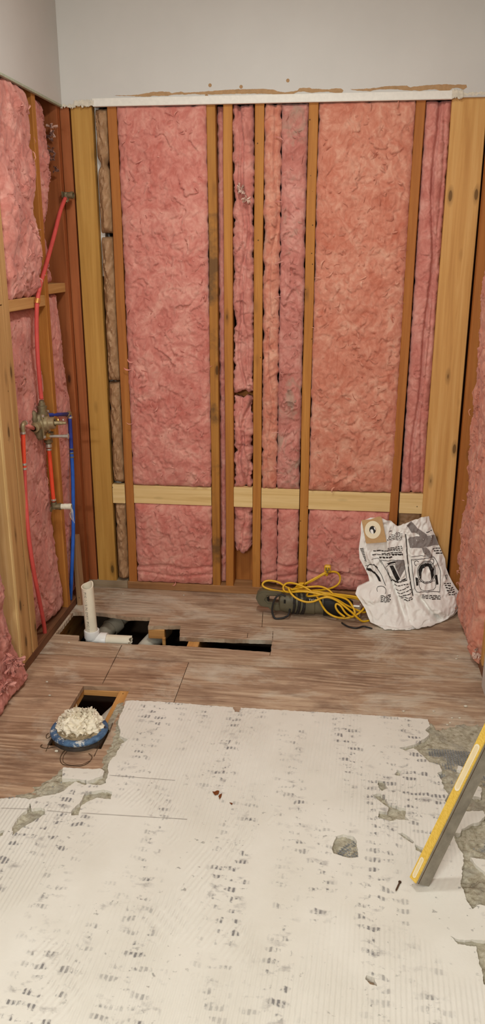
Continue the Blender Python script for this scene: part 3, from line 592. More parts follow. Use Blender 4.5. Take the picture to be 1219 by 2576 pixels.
batt('insulation_batt', 'pink fiberglass batt below the blocking in the bay behind the white drain pipe', 'B', -.921, -.551, .036, ZB0+.001, M['pink'], .000, .016, seed=2, group=GB, lump=.014, tear=.010,
     cuts=[(lambda u: .125+.006*np.sin(u*30), .008, .014), (lambda u: .085+.008*np.sin(u*22+2), .006, .010)])
batt('insulation_batt', 'narrow dark pink strip squeezed between the close pair of studs', 'B', -.5165, -.4865, .04, HZ-.001, M['pink_d'], -.035, .010, seed=3, group=GB, lump=.012, depth=.075)
def curl(u, v, h, U, V): return u, v, h-.02*np.clip((.06-(U*.0+np.abs(V)))/.06, 0, 1)
batt('insulation_batt', 'upper twisted pink strip between the middle pair of studs', 'B', -.4505, -.3615, .962, HZ-.001, M['pink_d'], -.012, .012, seed=4, group=GB, lump=.034, tear=.018, edge=.014,
     fold=[(lin(-.41, .96, -.405, 2.1, .014, 8), .006, .022), (lin(-.385, .96, -.43, 2.1, .01, 11, 3), .005, .014)], depth=.075)
batt('insulation_batt', 'crumpled pink strip above the blocking with dark gaps beside it, middle bay', 'B', -.450, -.366, ZB1, .945, M['pink'], -.016, .016, seed=5, group=GB, lump=.036, tear=.018, edge=.018,
     fold=[(lin(-.42, .5, -.39, .95, .014, 14), .007, .026), (lin(-.38, .5, -.43, .95, .01, 19, 2), .005, .016)], depth=.075)
batt('insulation_wad', 'balled up pink insulation wad hanging below the blocking over bare backing', 'B', -.457, -.361, .19, ZB0, M['pink'], -.03, .034, seed=6, group=None, lump=.024, tear=.014, edge=.012, rnd=.02, depth=.07,
     fold=[(lin(-.425, .2, -.40, .43, .01, 20), .006, .018)], shape=lambda u, v, h, U, V: (u+np.clip(.28-V, 0, 1)*(.5-U)*.11, v+((U-.5)**2)*.10*np.clip(.5-V, 0, 1)*2, h), cat='insulation')
batt('insulation_batt', 'narrow peach coloured roll of insulation along the centre stud above blocking', 'B', -.3235, -.252, ZB1, HZ-.001, M['pink_o'], -.004, .018, seed=7, group=GB, lump=.03, tear=.016, edge=.009, fold=[(lin(-.30, .5, -.275, 2.1, .012, 7, 2), .005, .012)])
batt('insulation_batt', 'dusty grey-stained pink batt right of the peach roll above the blocking', 'B', -.254, -.148, ZB1, HZ-.001, M['pink_g'], -.006, .016, seed=8, group=GB, lump=.02, tear=.016)
batt('insulation_batt', 'short smooth pink roll below the blocking beside the centre stud', 'B', -.3235, -.247, .06, ZB0, M['pink'], -.004, .020, seed=9, group=GB, lump=.012, tear=.006, cuts=[(lambda u: .10+.02*np.sin(u*20), .006, .012)])
batt('insulation_batt', 'short pink piece with folded bottom below blocking, right of the short roll', 'B', -.248, -.148, .05, ZB0, M['pink'], -.004, .016, seed=10, group=GB, lump=.012, tear=.007,
     cuts=[(lambda u: .155+.005*np.sin(u*40), .006, .014), (lambda u: .10+.008*np.sin(u*30), .006, .012)])
batt('insulation_batt', 'tall wide pink fiberglass batt above the blocking, right half of back wall', 'B', -.1095, .268, ZB1, HZ-.001, M['pink_o'], .001, .013, seed=11, group=GB, lump=.010, tear=.010)
batt('insulation_batt', 'pink batt below the blocking behind the yellow cord and white paper bag', 'B', -.1085, .262, .04, ZB0, M['pink'], .000, .015, seed=12, group=GB, lump=.014, tear=.010,
     cuts=[(lambda u: .125+.006*np.sin(u*33), .008, .014)])
batt('insulation_batt', 'narrow pink strip with a deep lengthwise fold beside the wide right stud', 'B', .3035, .4035, ZB1+.001, HZ-.001, M['pink_d'], -.010, .016, seed=13, group=GB, lump=.014, tear=.010,
     fold=[(lin(.352, .52, .362, 2.1, .010, 5), .006, .024), (lin(.385, .52, .375, 2.1, .008, 4), .004, .010)], depth=.075)
batt('insulation_batt', 'dark scrap of insulation in shadow just above the white paper bag', 'B', .30, .402, .2, ZB0, M['kraft'], -.03, .008, seed=14, lump=.012, tear=.006, depth=.075)
# left wall
batt('insulation_batt', 'bulging pink batt high on left wall above the small cross block', 'L', -.685, -.325, 1.388, 2.112, M['pink_d'], .000, .020, seed=15, group=GL, lump=.055, tear=.009, edge=.018, depth=.075,
     shape=lambda u, v, h, U, V: (u, v, h-.06*np.clip((U-.72)/.28, 0, 1)**1.5))
batt('insulation_batt', 'pink batt behind the shower valve and red pipes, left wall', 'L', -.688, -.322, .045, 1.343, M['pink_d'], -.052, .022, seed=16, group=GL, lump=.034, tear=.007, edge=.01, depth=.085,
     shape=lambda u, v, h, U, V: (u, v, h+.03*np.clip((.3-V)/.3, 0, 1)*np.clip((U-.4)/.3, 0, 1)))
def bay2(u, v, h, U, V): return u-.05*U*(1+.7*np.sin(v*9))*np.clip(1-np.abs(v-1.75)*.6, 0, 1), v, h-.02*U
batt('insulation_batt', 'torn pink piece high in the narrow left wall bay by the corner', 'L', -.279, -.10, 1.66, 2.105, M['pink_d'], -.012, .012, seed=17, group=GL, lump=.026, tear=.016, edge=.02, depth=.085, shape=bay2)
batt('insulation_batt', 'pink scrap behind the slanting red pipe in the narrow left wall bay', 'L', -.279, -.15, 1.426, 1.70, M['pink_d'], -.035, .012, seed=18, group=GL, lump=.02, tear=.012, edge=.02, depth=.085, shape=lambda u, v, h, U, V: (u-.06*U*V, v, h))
batt('insulation_batt', 'long pink batt behind the blue pipe in the narrow left wall bay', 'L', -.279, -.085, .05, 1.384, M['pink_d'], -.025, .016, seed=19, group=GL, lump=.024, tear=.007, edge=.014, depth=.085, shape=lambda u, v, h, U, V: (u-.035*U*np.sin(v*5+1), v, h))
batt('insulation_batt', 'ragged pink batt at the left edge hanging down over the side plate', 'L', -1.21, -.888, .008, 1.37, M['pink_d'], -.02, .028, seed=20, group=GL, lump=.05, tear=.010, edge=.02, depth=.08,
     shape=lambda u, v, h, U, V: (u, v, h+.05*np.clip((.12-V)/.12, 0, 1)-.05*np.clip((U-.6)/.4, 0, 1)*np.clip((V-.06)*6, 0, 1)))
# right wall
batt('insulation_batt', 'thick pink batt bulging out of the right wall beside the paper bag', 'R', -.61, -.075, .012, 2.105, M['pink_o'], .004, .026, seed=21, group=None, lump=.04, tear=.010, edge=.012, depth=.08)
# kraft faced rolls beside the corner post
def kraft_roll(label, z0, z1, seed, pinch=(), x0=-1.017, x1=-.9605):
    nu, nv = 26, max(16, int((z1-z0)/.007)); U, V = np.meshgrid(np.linspace(0, 1, nu+1), np.linspace(0, 1, nv+1), indexing='ij')
    z = z0+V*(z1-z0); c = (x0+x1)/2; hw = (x1-x0)/2*np.ones_like(z)
    for pz, pw, pd in pinch: hw = hw*(1-pd*np.exp(-((z-pz)/pw)**2))
    th = (U-.5)*math.pi*1.05; s = seed*9.1
    facet = ridge(U*1.8+s, z*13+U*2, 0, 2, seed)*.016+np.abs(fbm(U*2.5+s, z*20-U*3, 2, 2, seed+4))*.022+fbm(U*5, z*60, 4, 2, seed+8)*.002
    endf = np.clip(np.minimum(V, 1-V)*(z1-z0)/.02, 0, 1)**.5
    x = c+np.sin(th)*hw*(1+.03*fbm(z*20, U*2, 0, 2, seed)); y = .032-np.cos(th)*(.030*endf+.002)-facet*endf*np.cos(th)*.9+.004
    P = np.stack([x, y, z+.006*fbm(U*4, z*9, 3, 2, seed)], -1).reshape(-1, 3); I = np.arange(len(P)).reshape(nu+1, nv+1)
    F = np.stack([I[:-1, :-1], I[1:, :-1], I[1:, 1:], I[:-1, 1:]], -1).reshape(-1, 4).tolist()
    ring = list(I[:, 0])+list(I[-1, 1:])+list(I[-2::-1, -1])+list(I[0, -2:0:-1]); m = len(ring); n = len(P); bk = P[ring].copy(); bk[:, 1] = .075
    F += [(ring[(i+1) % m], ring[i], n+i, n+(i+1) % m) for i in range(m)]+[tuple(range(n, n+m))]
    o = mk('kraft_insulation_roll', np.vstack([P, bk]), F, M['kraft'], None, smooth=True, fix=True, label=label, cat='insulation', group='brown paper rolls beside the corner post'); autosmooth(o, 28); return o
kraft_roll('topmost brown paper wrapped roll, pinched in the middle, beside the corner post', 1.625, 2.104, 1, [(1.895, .018, .55), (2.0, .03, .12)])
kraft_roll('longest crumpled brown paper roll between corner post and first thin stud', 1.0, 1.612, 2, [(1.3, .02, .1)])
kraft_roll('bulging brown paper roll just above the left end of the blocking', .528, .992, 3, [(.88, .012, .18), (.72, .02, .15)])
kraft_roll('brown paper roll below the left end of the blocking, reaching the plate', .042, .428, 4, [(.32, .015, .2)])
# loose flakes and wisps of fibre clinging to the big batts
def wisps(parent, pl, u0, u1, v0, v1, h, n, seed, mat):
    rr = random.Random(seed); b = MB()
    for i in range(n):
        u = rr.uniform(u0, u1); v = rr.uniform(v0, v1); a = rr.uniform(0, 6.28); L = rr.uniform(.012, .045); w_ = rr.uniform(.0008, .0035); cv = rr.uniform(-2.2, 2.2); hh = h+rr.uniform(-.002, .004); k = 6; vs = []
        for j in range(k+1):
            t = j/k; an = a+cv*t; u += math.cos(an)*L/k; v += math.sin(an)*L/k; ww = w_*math.sin(math.pi*(.1+.85*t)); lift = .008*math.sin(math.pi*t)*rr.uniform(.6, 1.1)
            for sgn, q in ((-1, 0), (1, .0025)): vs.append(tuple(plane(pl, np.array(u-math.sin(an)*ww*sgn), np.array(v+math.cos(an)*ww*sgn), np.array(hh+lift+q))))
        b.add(vs, [(2*j, 2*j+1, 2*j+3, 2*j+2) for j in range(k)])
    return mk('loose_fibres', b.v, b.f, mat, parent, smooth=True, kind='stuff')
BT = {o['label']: o for o in bpy.data.objects if o.name.startswith('insulation_batt')}
def bt(s): return [o for l, o in BT.items() if l.startswith(s)][0]
wisps(bt('tall wide pink fiberglass batt above the blocking, left'), 'B', -.90, -.57, .54, 2.08, .012, 190, 1, M['pink'])
wisps(bt('tall wide pink fiberglass batt above the blocking, right'), 'B', -.09, .245, .54, 2.08, .011, 190, 2, M['pink_o'])
wisps(bt('pink batt below the blocking'), 'B', -.09, .24, .06, .42, .011, 40, 3, M['pink']); wisps(bt('pink fiberglass batt below'), 'B', -.9, -.57, .06, .42, .011, 40, 4, M['pink'])
wisps(bt('dusty grey'), 'B', -.24, -.16, .54, 2.08, .006, 60, 5, M['pink_g']); wisps(bt('thick pink'), 'R', -.58, -.1, .05, 1.2, .03, 60, 6, M['pink_o'])
wisps(bt('pink batt behind the shower'), 'L', -.66, -.34, .08, 1.3, -.03, 50, 7, M['pink_d']); wisps(bt('bulging pink'), 'L', -.65, -.42, 1.42, 2.08, .03, 40, 8, M['pink_d'])

def tuft(parent, c, r, n, seed, mat, name='tuft'):
    b = MB(); rr = random.Random(seed); c = Vector(c)
    for i in range(n):
        d = Vector((rr.uniform(-1, 1), rr.uniform(-1, .2), rr.uniform(-1, 1))).normalized(); base = c+d*r*rr.uniform(.1, .6); side = d.cross(Vector((rr.uniform(-1, 1), rr.uniform(-1, 1), rr.uniform(-1, 1)))).normalized(); nn = d.cross(side)
        wd = r*rr.uniform(.25, .6); ht = r*rr.uniform(.5, 1.1); ph = rr.uniform(0, 6); K, J = 8, 4
        vs = [base+side*(k/K-.5)*2*wd*(1-.6*j/J)+d*(j/J*ht*(1+.25*math.sin(k*1.9+ph)))+nn*(r*.22*math.sin(k*1.2+ph)*(.3+j/J)+r*.3*(j/J)**2) for j in range(J+1) for k in range(K+1)]
        b.add(vs, [(j*(K+1)+k, j*(K+1)+k+1, (j+1)*(K+1)+k+1, (j+1)*(K+1)+k) for j in range(J) for k in range(K)])
    return mk(name, b.v, b.f, mat, parent, True)
M['tuft'] = pink('pale_fibre_tuft', srgb(206,160,142), srgb(222,182,164), srgb(236,206,190)); M['shred'] = pink('dark_dusty_shred', srgb(96,66,58), srgb(130,92,80), srgb(170,126,112))
for px_, r_, n_, sd_ in (((-0.4139,-0.006,1.7923), .016, 16, 1), ((-0.3943,-0.006,1.7559), .016, 10, 2)): tuft(bt('upper twisted'), px_, r_, n_, sd_, M['tuft'])
for i_, q_ in enumerate([(-1.165,-0.0826,2.0162),(-1.165,-0.1081,1.984),(-1.165,-0.1129,1.94),(-1.165,-0.1012,1.9076),(-1.165,-0.0858,1.8692)]): tuft(bt('torn pink piece'), q_, .020-.002*i_, 8, 20+i_, M['tuft'] if i_ == 0 else M['shred'])
tuft(bt('ragged pink'), (-1.13,-1.0081,0.1434), .035, 16, 30, M['pink_d']); tuft(bt('ragged pink'), (-1.13,-1.0854,0.0903), .03, 14, 32, M['pink_d'])
tuft(bt('thick pink'), (0.575,-0.5969,0.0648), .022, 10, 33, M['tuft'])
# ================================================================== PLUMBING, LEFT WALL
XP = -1.160
V3 = lambda s, k: [Vector(p) for p in s]
def ringpart(parent, p, d, r=.0105, L=.008, mat='steel', name='crimp_ring'):
    p = Vector(p); d = Vector(d).normalized(); b = MB()
    b.lathe(p-d*L/2, d, [(0, r*.7), (0, r), (L*.2, r*1.04), (L*.8, r*1.04), (L, r), (L, r*.7)], 18)
    return b.build(name, M[mat], parent, 'auto')
# --- riser from the valve to the shower arm elbow
RIS = [(-1.16,-0.4405,0.9934),(-1.16,-0.4439,1.0788),(-1.158,-0.4473,1.1871),(-1.154,-0.4434,1.2923),(-1.146,-0.4392,1.3707),(-1.142,-0.4027,1.4308),(-1.142,-0.3092,1.5176),(-1.142,-0.1992,1.6232),(-1.14,-0.1197,1.7091),(-1.136,-0.0616,1.7594)]
rp = empty('shower_riser_pipe', RIS[0], label='dusty red water pipe rising from the valve to a brass elbow', cat='pipe')
MB().tube(RIS, .0082, 14, 8).build('pipe', M['red_d'], rp, True)
ringpart(rp, RIS[4], Vector(RIS[5])-Vector(RIS[3]), .0105, .018, 'copper', 'strap')
EL = (-1.136,-0.0485,1.774); EL = Vector(EL)
e = MB(); e.lathe(EL-Vector((0, 0, .026)), (0, 0, 1), [(0, .008), (0, .0115), (.012, .0115), (.02, .013), (.034, .0125), (.038, .0)], 16)
e.lathe(EL+Vector((0, 0, -.002)), (1, -.05, 0), [(0, .0), (0, .0125), (.02, .0125), (.02, .0145), (.032, .0145), (.032, .010), (.01, .0095)], 18)
e.box(EL.x-.012, EL.x-.008, EL.y-.026, EL.y+.026, EL.z-.014, EL.z+.012, .002); e.build('elbow', M['brass_d'], rp, 'auto'); ringpart(rp, Vector(RIS[-1])-Vector((0, .004, .012)), (0, .2, 1), mat='brass')
# --- valve
VC = (-1.16,-0.4447,0.8918)
sv = empty('shower_valve', VC, label='dull brass shower mixing valve between red and blue pipes', cat='valve')
c = Vector(VC); b = MB()
TSY = (-1.166,-0.383,0.7793); RSY = RIS[0]
b.box(c.x-.030, c.x+.010, c.y-.042, c.y+.038, c.z-.058, c.z+.045, .012); b.box(c.x-.03, c.x-.006, c.y-.058, c.y-.03, c.z-.030, c.z+.064, .009)
b.lathe((RSY[0], RSY[1], c.z+.03), (0, 0, 1), [(0, .021), (.018, .021), (.02, .0175), (.036, .0175), (.036, .0195), (.044, .0195), (.046, .014), (.056, .0135), (.058, .0105), (.066, .010)], 20)
b.lathe((TSY[0], TSY[1], c.z-.045), (0, 0, -1), [(0, .024), (.012, .022), (.018, .0165), (.034, .016), (.034, .0175), (.042, .0175), (.044, .0105), (.054, .010)], 20)
b.build('valve_body', M['brass_d'], sv, 'auto')
b = MB(); b.lathe(c+Vector((-.008, -.03, .004)), (0, -1, -.05), [(0, .018), (.03, .017), (.03, .0195), (.042, .0195), (.043, .0125), (.056, .012)], 20); b.build('inlet_port', M['brass'], sv, 'auto')
b = MB(); b.lathe(c+Vector((-.008, .02, .02)), (.0, 1, .12), [(0, .018), (.03, .016), (.03, .0135), (.045, .0125)], 20); b.build('inlet_port', M['brass'], sv, 'auto')
b = MB(); b.lathe(c+Vector((.0, -.004, .006)), (1, .04, .05), [(0, .036), (.012, .036), (.014, .030), (.026, .029), (.03, .024), (.05, .0235), (.052, .017), (.05, .012)], 28); b.build('cartridge_housing', M['brass'], sv, 'auto')
b = MB(); b.box(c.x+.008, c.x+.014, c.y-.038, c.y-.024, c.z-.052, c.z+.048, .003); b.box(c.x+.008, c.x+.014, c.y+.020, c.y+.034, c.z-.036, c.z+.056, .003); b.build('mounting_flange', M['brass'], sv, 'auto')
for dy, dz in ((-.031, .04), (-.031, -.044), (.027, .048), (.027, -.028)):
    b = MB(); b.lathe(c+Vector((.013, dy, dz)), (1, 0, 0), [(0, .006), (.005, .006), (.006, .004), (.006, 0)], 10); b.build('bolt', M['steel'], sv, 'auto')
b = MB(); b.lathe(c+Vector((.045, -.002, .008)), (1, .1, .0), [(0, .009), (.035, .0085), (.036, .006), (.05, .006), (.05, 0)], 16); st_ = b.build('stem', M['brass'], sv, 'auto')
b = MB(); b.lathe(c+Vector((.056, .012, .012)), (1, .5, .0), [(0, .0), (0, .016), (.004, .016), (.004, .0)], 18); b.build('stop_washer', M['brass_y'], st_, 'auto')
b = MB(); b.lathe(c+Vector((.075, .022, .016)), (1, .3, .0), [(0, .005), (.004, .005), (.005, 0)], 10); b.build('stem_screw', M['steel'], st_, 'auto')
dn = c+Vector((.0, .010, -.050)); b = MB(); b.lathe(dn, (1, .02, 0), [(0, .016), (.012, .016), (.013, .0125), (.022, .012), (.022, .0)], 6); b.build('packing_nut', M['brass_y'], sv)
b = MB(); b.lathe(dn, (1, .04, .02), [(.018, .0062), (.078, .0062), (.078, .0075), (.094, .0075), (.094, .011), (.098, .011), (.098, .0)], 16); b.build('diverter_stem', M['steel'], sv, 'auto')
# --- hot supply
i0 = c+Vector((-.008, -.082, .002)); TL = Vector((-1.166,-0.6377,0.9236))
HS = [(-1.166,-0.6372,0.9083),(-1.165,-0.6512,0.8395),(-1.163,-0.6649,0.7655),(-1.158,-0.6887,0.6627),(-1.15,-0.7112,0.5267),(-1.146,-0.7052,0.3939),(-1.15,-0.6679,0.2601),(-1.158,-0.6247,0.153),(-1.166,-0.5921,0.0743),(-1.17,-0.5804,0.0337)]
hs = empty('hot_supply_pipe', HS[-1], label='long red supply pipe left of the shower valve running to the floor plate', cat='pipe')
MB().tube([i0, TL+Vector((0, .012, .006))], .0078, 14).build('inlet_pipe', M['red_p'], hs, True)
b = MB(); b.tube([TL+Vector((0, .022, .010)), TL+Vector((0, .004, .006)), TL+Vector((0, -.002, -.004)), TL+Vector((0, -.002, -.026))], .0095, 12, 4); b.build('elbow', M['brass'], hs, True); ringpart(hs, TL+Vector((0, -.002, -.024)), (0, 0, 1)); ringpart(hs, TL+Vector((0, .024, .008)), (0, 1, .1))
MB().tube(HS[:3], .0082, 14, 6).build('pipe', M['red'], hs, True); MB().tube(HS[2:], .0082, 14, 8).build('pipe', M['red_d'], hs, True)
for k in (.4, .62): ringpart(hs, Vector(HS[1]).lerp(Vector(HS[2]), k+.35), (0, 0, 1))
# --- cold supply
CS = [(-1.146,-0.1582,0.8755),(-1.146,-0.1604,0.8128),(-1.146,-0.1644,0.714),(-1.146,-0.1713,0.5999),(-1.146,-0.1911,0.4767),(-1.147,-0.2134,0.353),(-1.15,-0.2372,0.2475),(-1.156,-0.2476,0.1629),(-1.165,-0.2492,0.0774),(-1.17,-0.2472,0.0408)]
j0 = c+Vector((-.008, .062, .026)); TC = Vector(CS[0])+Vector((0, 0, .004))
cs = empty('cold_supply_pipe', CS[-1], label='blue supply pipe right of the shower valve running down by the corner', cat='pipe')
MB().tube([j0, TC+Vector((0, -.02, .004))], .0078, 14).build('inlet_pipe', M['blue'], cs, True)
b = MB(); b.tube([TC+Vector((0, -.03, .0)), TC+Vector((0, -.004, .006)), TC+Vector((0, .002, -.004)), TC+Vector((0, .002, -.022))], .0092, 12, 4); b.build('elbow', M['brass'], cs, True); ringpart(cs, TC+Vector((0, .002, -.014)), (0, 0, 1))
MB().tube(CS[:3], .0082, 14, 6).build('pipe', M['blue'], cs, True); MB().tube(CS[2:], .0082, 14, 8).build('pipe', M['blue_b'], cs, True)
for k in (-.012, .006, .024): ringpart(cs, Vector(CS[2])+Vector((0, 0, -k)), (0, 0, 1), .0098, .006, 'brass_d')
# --- tub spout drop
TS = [(-1.166,-0.383,0.7793),(-1.166,-0.3805,0.7247),(-1.166,-0.3785,0.6214),(-1.166,-0.3748,0.5472)]
ts = empty('tub_spout_pipe', TS[-1], label='short bright red drop pipe below the valve ending in a taped brass nipple', cat='pipe')
MB().tube(TS, .0082, 14, 6).build('pipe', M['red'], ts, True); ringpart(ts, Vector(TS[0])-Vector((0, 0, .004)), (0, 0, 1)); ringpart(ts, Vector(TS[0])+Vector((0, 0, .012)), (0, 0, 1), .0125, .014, 'steel'); ringpart(ts, Vector(TS[-1])+Vector((0, 0, .008)), (0, 0, 1))
E0 = Vector((-1.166,-0.3744,0.5259)); b = MB()
b.lathe(E0+Vector((0, 0, .02)), (0, 0, -1), [(0, .009), (0, .012), (.008, .012), (.008, .015), (.013, .015), (.015, .012), (.03, .012), (.034, .0)], 18); b.lathe(E0, (1, .1, .0), [(-.004, 0), (-.004, .013), (.022, .013), (.022, .015), (.03, .015), (.03, .0)], 18)
b.lathe(E0+Vector((-.008, -.02, -.006)), (1, 0, 0), [(0, .0), (0, .012), (.004, .012), (.004, .0)], 14); b.build('drop_ear_elbow', M['brass_d'], ts, 'auto')
b = MB(); b.lathe(E0, (1, .1, 0), [(.026, .0115), (.044, .0115), (.044, .0128), (.060, .0122), (.064, .0132), (.074, .0122), (.074, .008)], 18); b.build('nipple', M['tape'], ts, 'auto')
b = MB()
for k in range(4):
    p = E0+Vector((.066+.003*k, .006, -.008)); b.tube([p, p+Vector((.004, 0, -.012)), p+Vector((-.002+.002*k, 0, -.026-.006*k)), p+Vector((.002*k, .002, -.045-.007*k))], .0009, 5, 5)
b.build('loose_threads', M['tape'], ts, True)
# --- scrap of wood in the corner
S0 = Vector((-1.136, -.196, 0.0)); b = MB(); n = 10
b.add([S0+Vector((x, y, 0))+Vector((-.012, .012, .33))*t for t in (0, 1) for x, y in ((-.013, -.022), (.006, -.022), (.013, .018), (-.006, .018))], [(0, 1, 2, 3), (7, 6, 5, 4), (0, 4, 5, 1), (1, 5, 6, 2), (2, 6, 7, 3), (3, 7, 4, 0)])
b.build('wood_scrap', M['scrap'], None, label='short weathered wood offcut leaning upright in the left corner behind drain pipe', cat='wood')
# ================================================================== DRAIN PIPES
YP = -.47; PB = Vector((-1.009,-0.47,-0.0231))
dp = empty('drain_pipe', (PB.x, YP, PB.z-.03), label='upright white PVC drain pipe standing in the floor hole, slant-cut top', cat='pipe')
n = 28; r0, r1 = .0255, .0215; zb = PB.z; zt = 0.2032; v = []; f = []
for rr_, zz in ((r0, 0), (r0, 1), (r1, 1), (r1, 0)):
    for k in range(n):
        t = 2*math.pi*k/n; x = math.cos(t)*rr_; y = math.sin(t)*rr_
        v.append((PB.x+x+(.004 if zz == 0 else -.003), YP+y, zb if zz == 0 else zt+.012*max(0, math.cos(t-.9))**3+.006*y/r0+.006))
f = [(i*n+k, i*n+(k+1) % n, (i+1)*n+(k+1) % n, (i+1)*n+k) for i in range(3) for k in range(n)]
mk('pipe', v, f, M['pvc'], dp, True, fix=True)
autosmooth(dp.children[0])
b = MB(); hb = Vector((PB.x+.004, YP, zb)); b.lathe(hb+Vector((0, 0, .030)), (0, 0, -1), [(0, .026), (0, .0315), (.003, .0325), (.034, .0325), (.036, .0285), (.06, .0285), (.075, .02), (.078, 0)], 28)
b.lathe(hb+Vector((.0, 0, -.016)), (1, 0, 0), [(0, .0), (0, .0285), (.036, .0285), (.036, .0325), (.064, .0325), (.066, .0315), (.066, .026)], 28); b.build('tee_fitting', M['pvc_w'], dp, 'auto')
b = MB(); m2 = 28; vs = []
for rr_, end in ((.0255, 0), (.0255, 1), (.0215, 1), (.0215, 0)):
    for k in range(m2):
        t = 2*math.pi*k/m2; vs.append((hb.x+.06 if end == 0 else hb.x+.168+.012*n1(k*.9, 3)+.008*n1(k*2.3, 4), YP+math.cos(t)*rr_, hb.z-.016+math.sin(t)*rr_))
b.add(vs, [(i*m2+k, i*m2+(k+1) % m2, (i+1)*m2+(k+1) % m2, (i+1)*m2+k) for i in range(3) for k in range(m2)]); b.build('broken_stub', M['pvc'], dp, 'auto')
def text_mesh(s, size=1.0):
    cu = bpy.data.curves.new('t', 'FONT'); cu.body = s; cu.size = size; cu.resolution_u = 2; o = bpy.data.objects.new('t', cu); COL.objects.link(o)
    dg = bpy.context.evaluated_depsgraph_get(); me = o.evaluated_get(dg).to_mesh(); vs = [tuple(q.co) for q in me.vertices]; fs = [tuple(p.vertices) for p in me.polygons]; o.evaluated_get(dg).to_mesh_clear()
    bpy.data.objects.remove(o); bpy.data.curves.remove(cu); return np.array(vs), fs
tv, tf = text_mesh('PVC 1-1/2 IN. DWV  PVC-1120', .0135); L = zt-zb-.03; sc = L/(tv[:, 0].max()); tv[:, 0] *= sc
ang0 = math.radians(-112); P_ = [(PB.x+.0005+.004*(1-(zt-.012-x-zb)/(zt-zb))+math.cos(ang0+y/r0)*(r0+.0004)-.0025*((zt-.012-x-zb)/(zt-zb)), YP+math.sin(ang0+y/r0)*(r0+.0004), zt-.012-x) for x, y, _ in tv]
mk('pipe_print', P_, tf, M['ink'], dp)
# other pipes seen down the holes
def pipe_thing(label, pts, r, mat, hub=None, name='drain_pipe'):
    o = empty(name, pts[-1], label=label, cat='pipe'); MB().tube(pts, r, 24, 6).build('pipe', M[mat], o, 'auto')
    if hub:
        p, d, hr, hl = hub; b = MB(); d = Vector(d).normalized(); b.lathe(Vector(p)-d*hl/2, d, [(0, hr*.85), (0, hr), (hl, hr), (hl, hr*.85)], 24); b.build('hub', M[mat], o, 'auto')
    return o
pipe_thing('grey dusty pipe elbow lying in the dark hole behind the upright drain pipe', [(-.93, -.10, -.07), (-.97, -.18, -.085), (-1.02, -.27, -.12), (-1.06, -.34, -.19)], .034, 'pvc_d', ((-.985, -.21, -.096), (-.05, -.09, -.03), .042, .05))
pipe_thing('thick pale drain pipe under the stepped edge of the floor hole', [(-.745, -.2, -.105), (-.775, -.30, -.112), (-.797, -.39, -.118), (-.82, -.5, -.128), (-.84, -.62, -.14)], .038, 'pvc_g')
pipe_thing('pale drain pipe bend inside the rectangular toilet hole', [(-.735, -.70, -.135), (-.745, -.82, -.125), (-.765, -.93, -.112), (-.785, -1.04, -.105), (-.81, -1.2, -.13)], .048, 'pvc_g', ((-.752, -.86, -.12), (-.1, -.8, .08), .056, .04))
# ================================================================== TOILET FLANGE AND RAG
FC = Vector((-.811, -1.244, 0)); tf_ = empty('toilet_flange', FC, label='worn blue toilet flange ring around the drain on the plywood', cat='flange')
b = MB(); b.lathe(FC+Vector((0, 0, .003)), (0, 0, 1), [(0, .06), (0, .086), (.008, .085), (.016, .08), (.02, .06)], 40); b.build('flange_base', M['gunk_d'], tf_, 'auto')
b = MB(); b.lathe(FC+Vector((0, 0, .024)), (.02, -.01, 1), [(0, .064), (-.003, .078), (0, .092), (.006, .096), (.012, .093), (.015, .084), (.013, .072), (.008, .064), (0, .064)], 56); ring_o = b.build('ring', M['ring'], tf_, True)
def blob(name, cpos, rx, ry, rz, amp, sc, seed, mat, parent, lo=-.2, nu=90, nv=40, rg=True, **k):
    T, Ph = np.meshgrid(np.linspace(0, 2*np.pi, nu, endpoint=False), np.linspace(lo*np.pi/2, np.pi/2*.995, nv), indexing='ij')
    x, y, z = np.cos(T)*np.cos(Ph), np.sin(T)*np.cos(Ph), np.sin(Ph)
    d = (ridge(x*sc+seed, y*sc, z*sc, 3, seed) if rg else fbm(x*sc+seed, y*sc, z*sc, 4, seed)); r = 1+amp*d
    P = np.stack([cpos[0]+x*r*rx, cpos[1]+y*r*ry, cpos[2]+z*r*rz], -1).reshape(-1, 3); I = np.arange(nu*nv).reshape(nu, nv)
    F = np.stack([I[:, :-1], np.roll(I, -1, 0)[:, :-1], np.roll(I, -1, 0)[:, 1:], I[:, 1:]], -1).reshape(-1, 4).tolist()+[tuple(I[:, -1]), tuple(I[::-1, 0])]
    return mk(name, P, F, mat, parent, True, fix=True, **k)
blob('wax_bed', (FC.x, FC.y, .022), .074, .074, .022, .30, 3.5, 4, M['gunk'], tf_, 0.0)
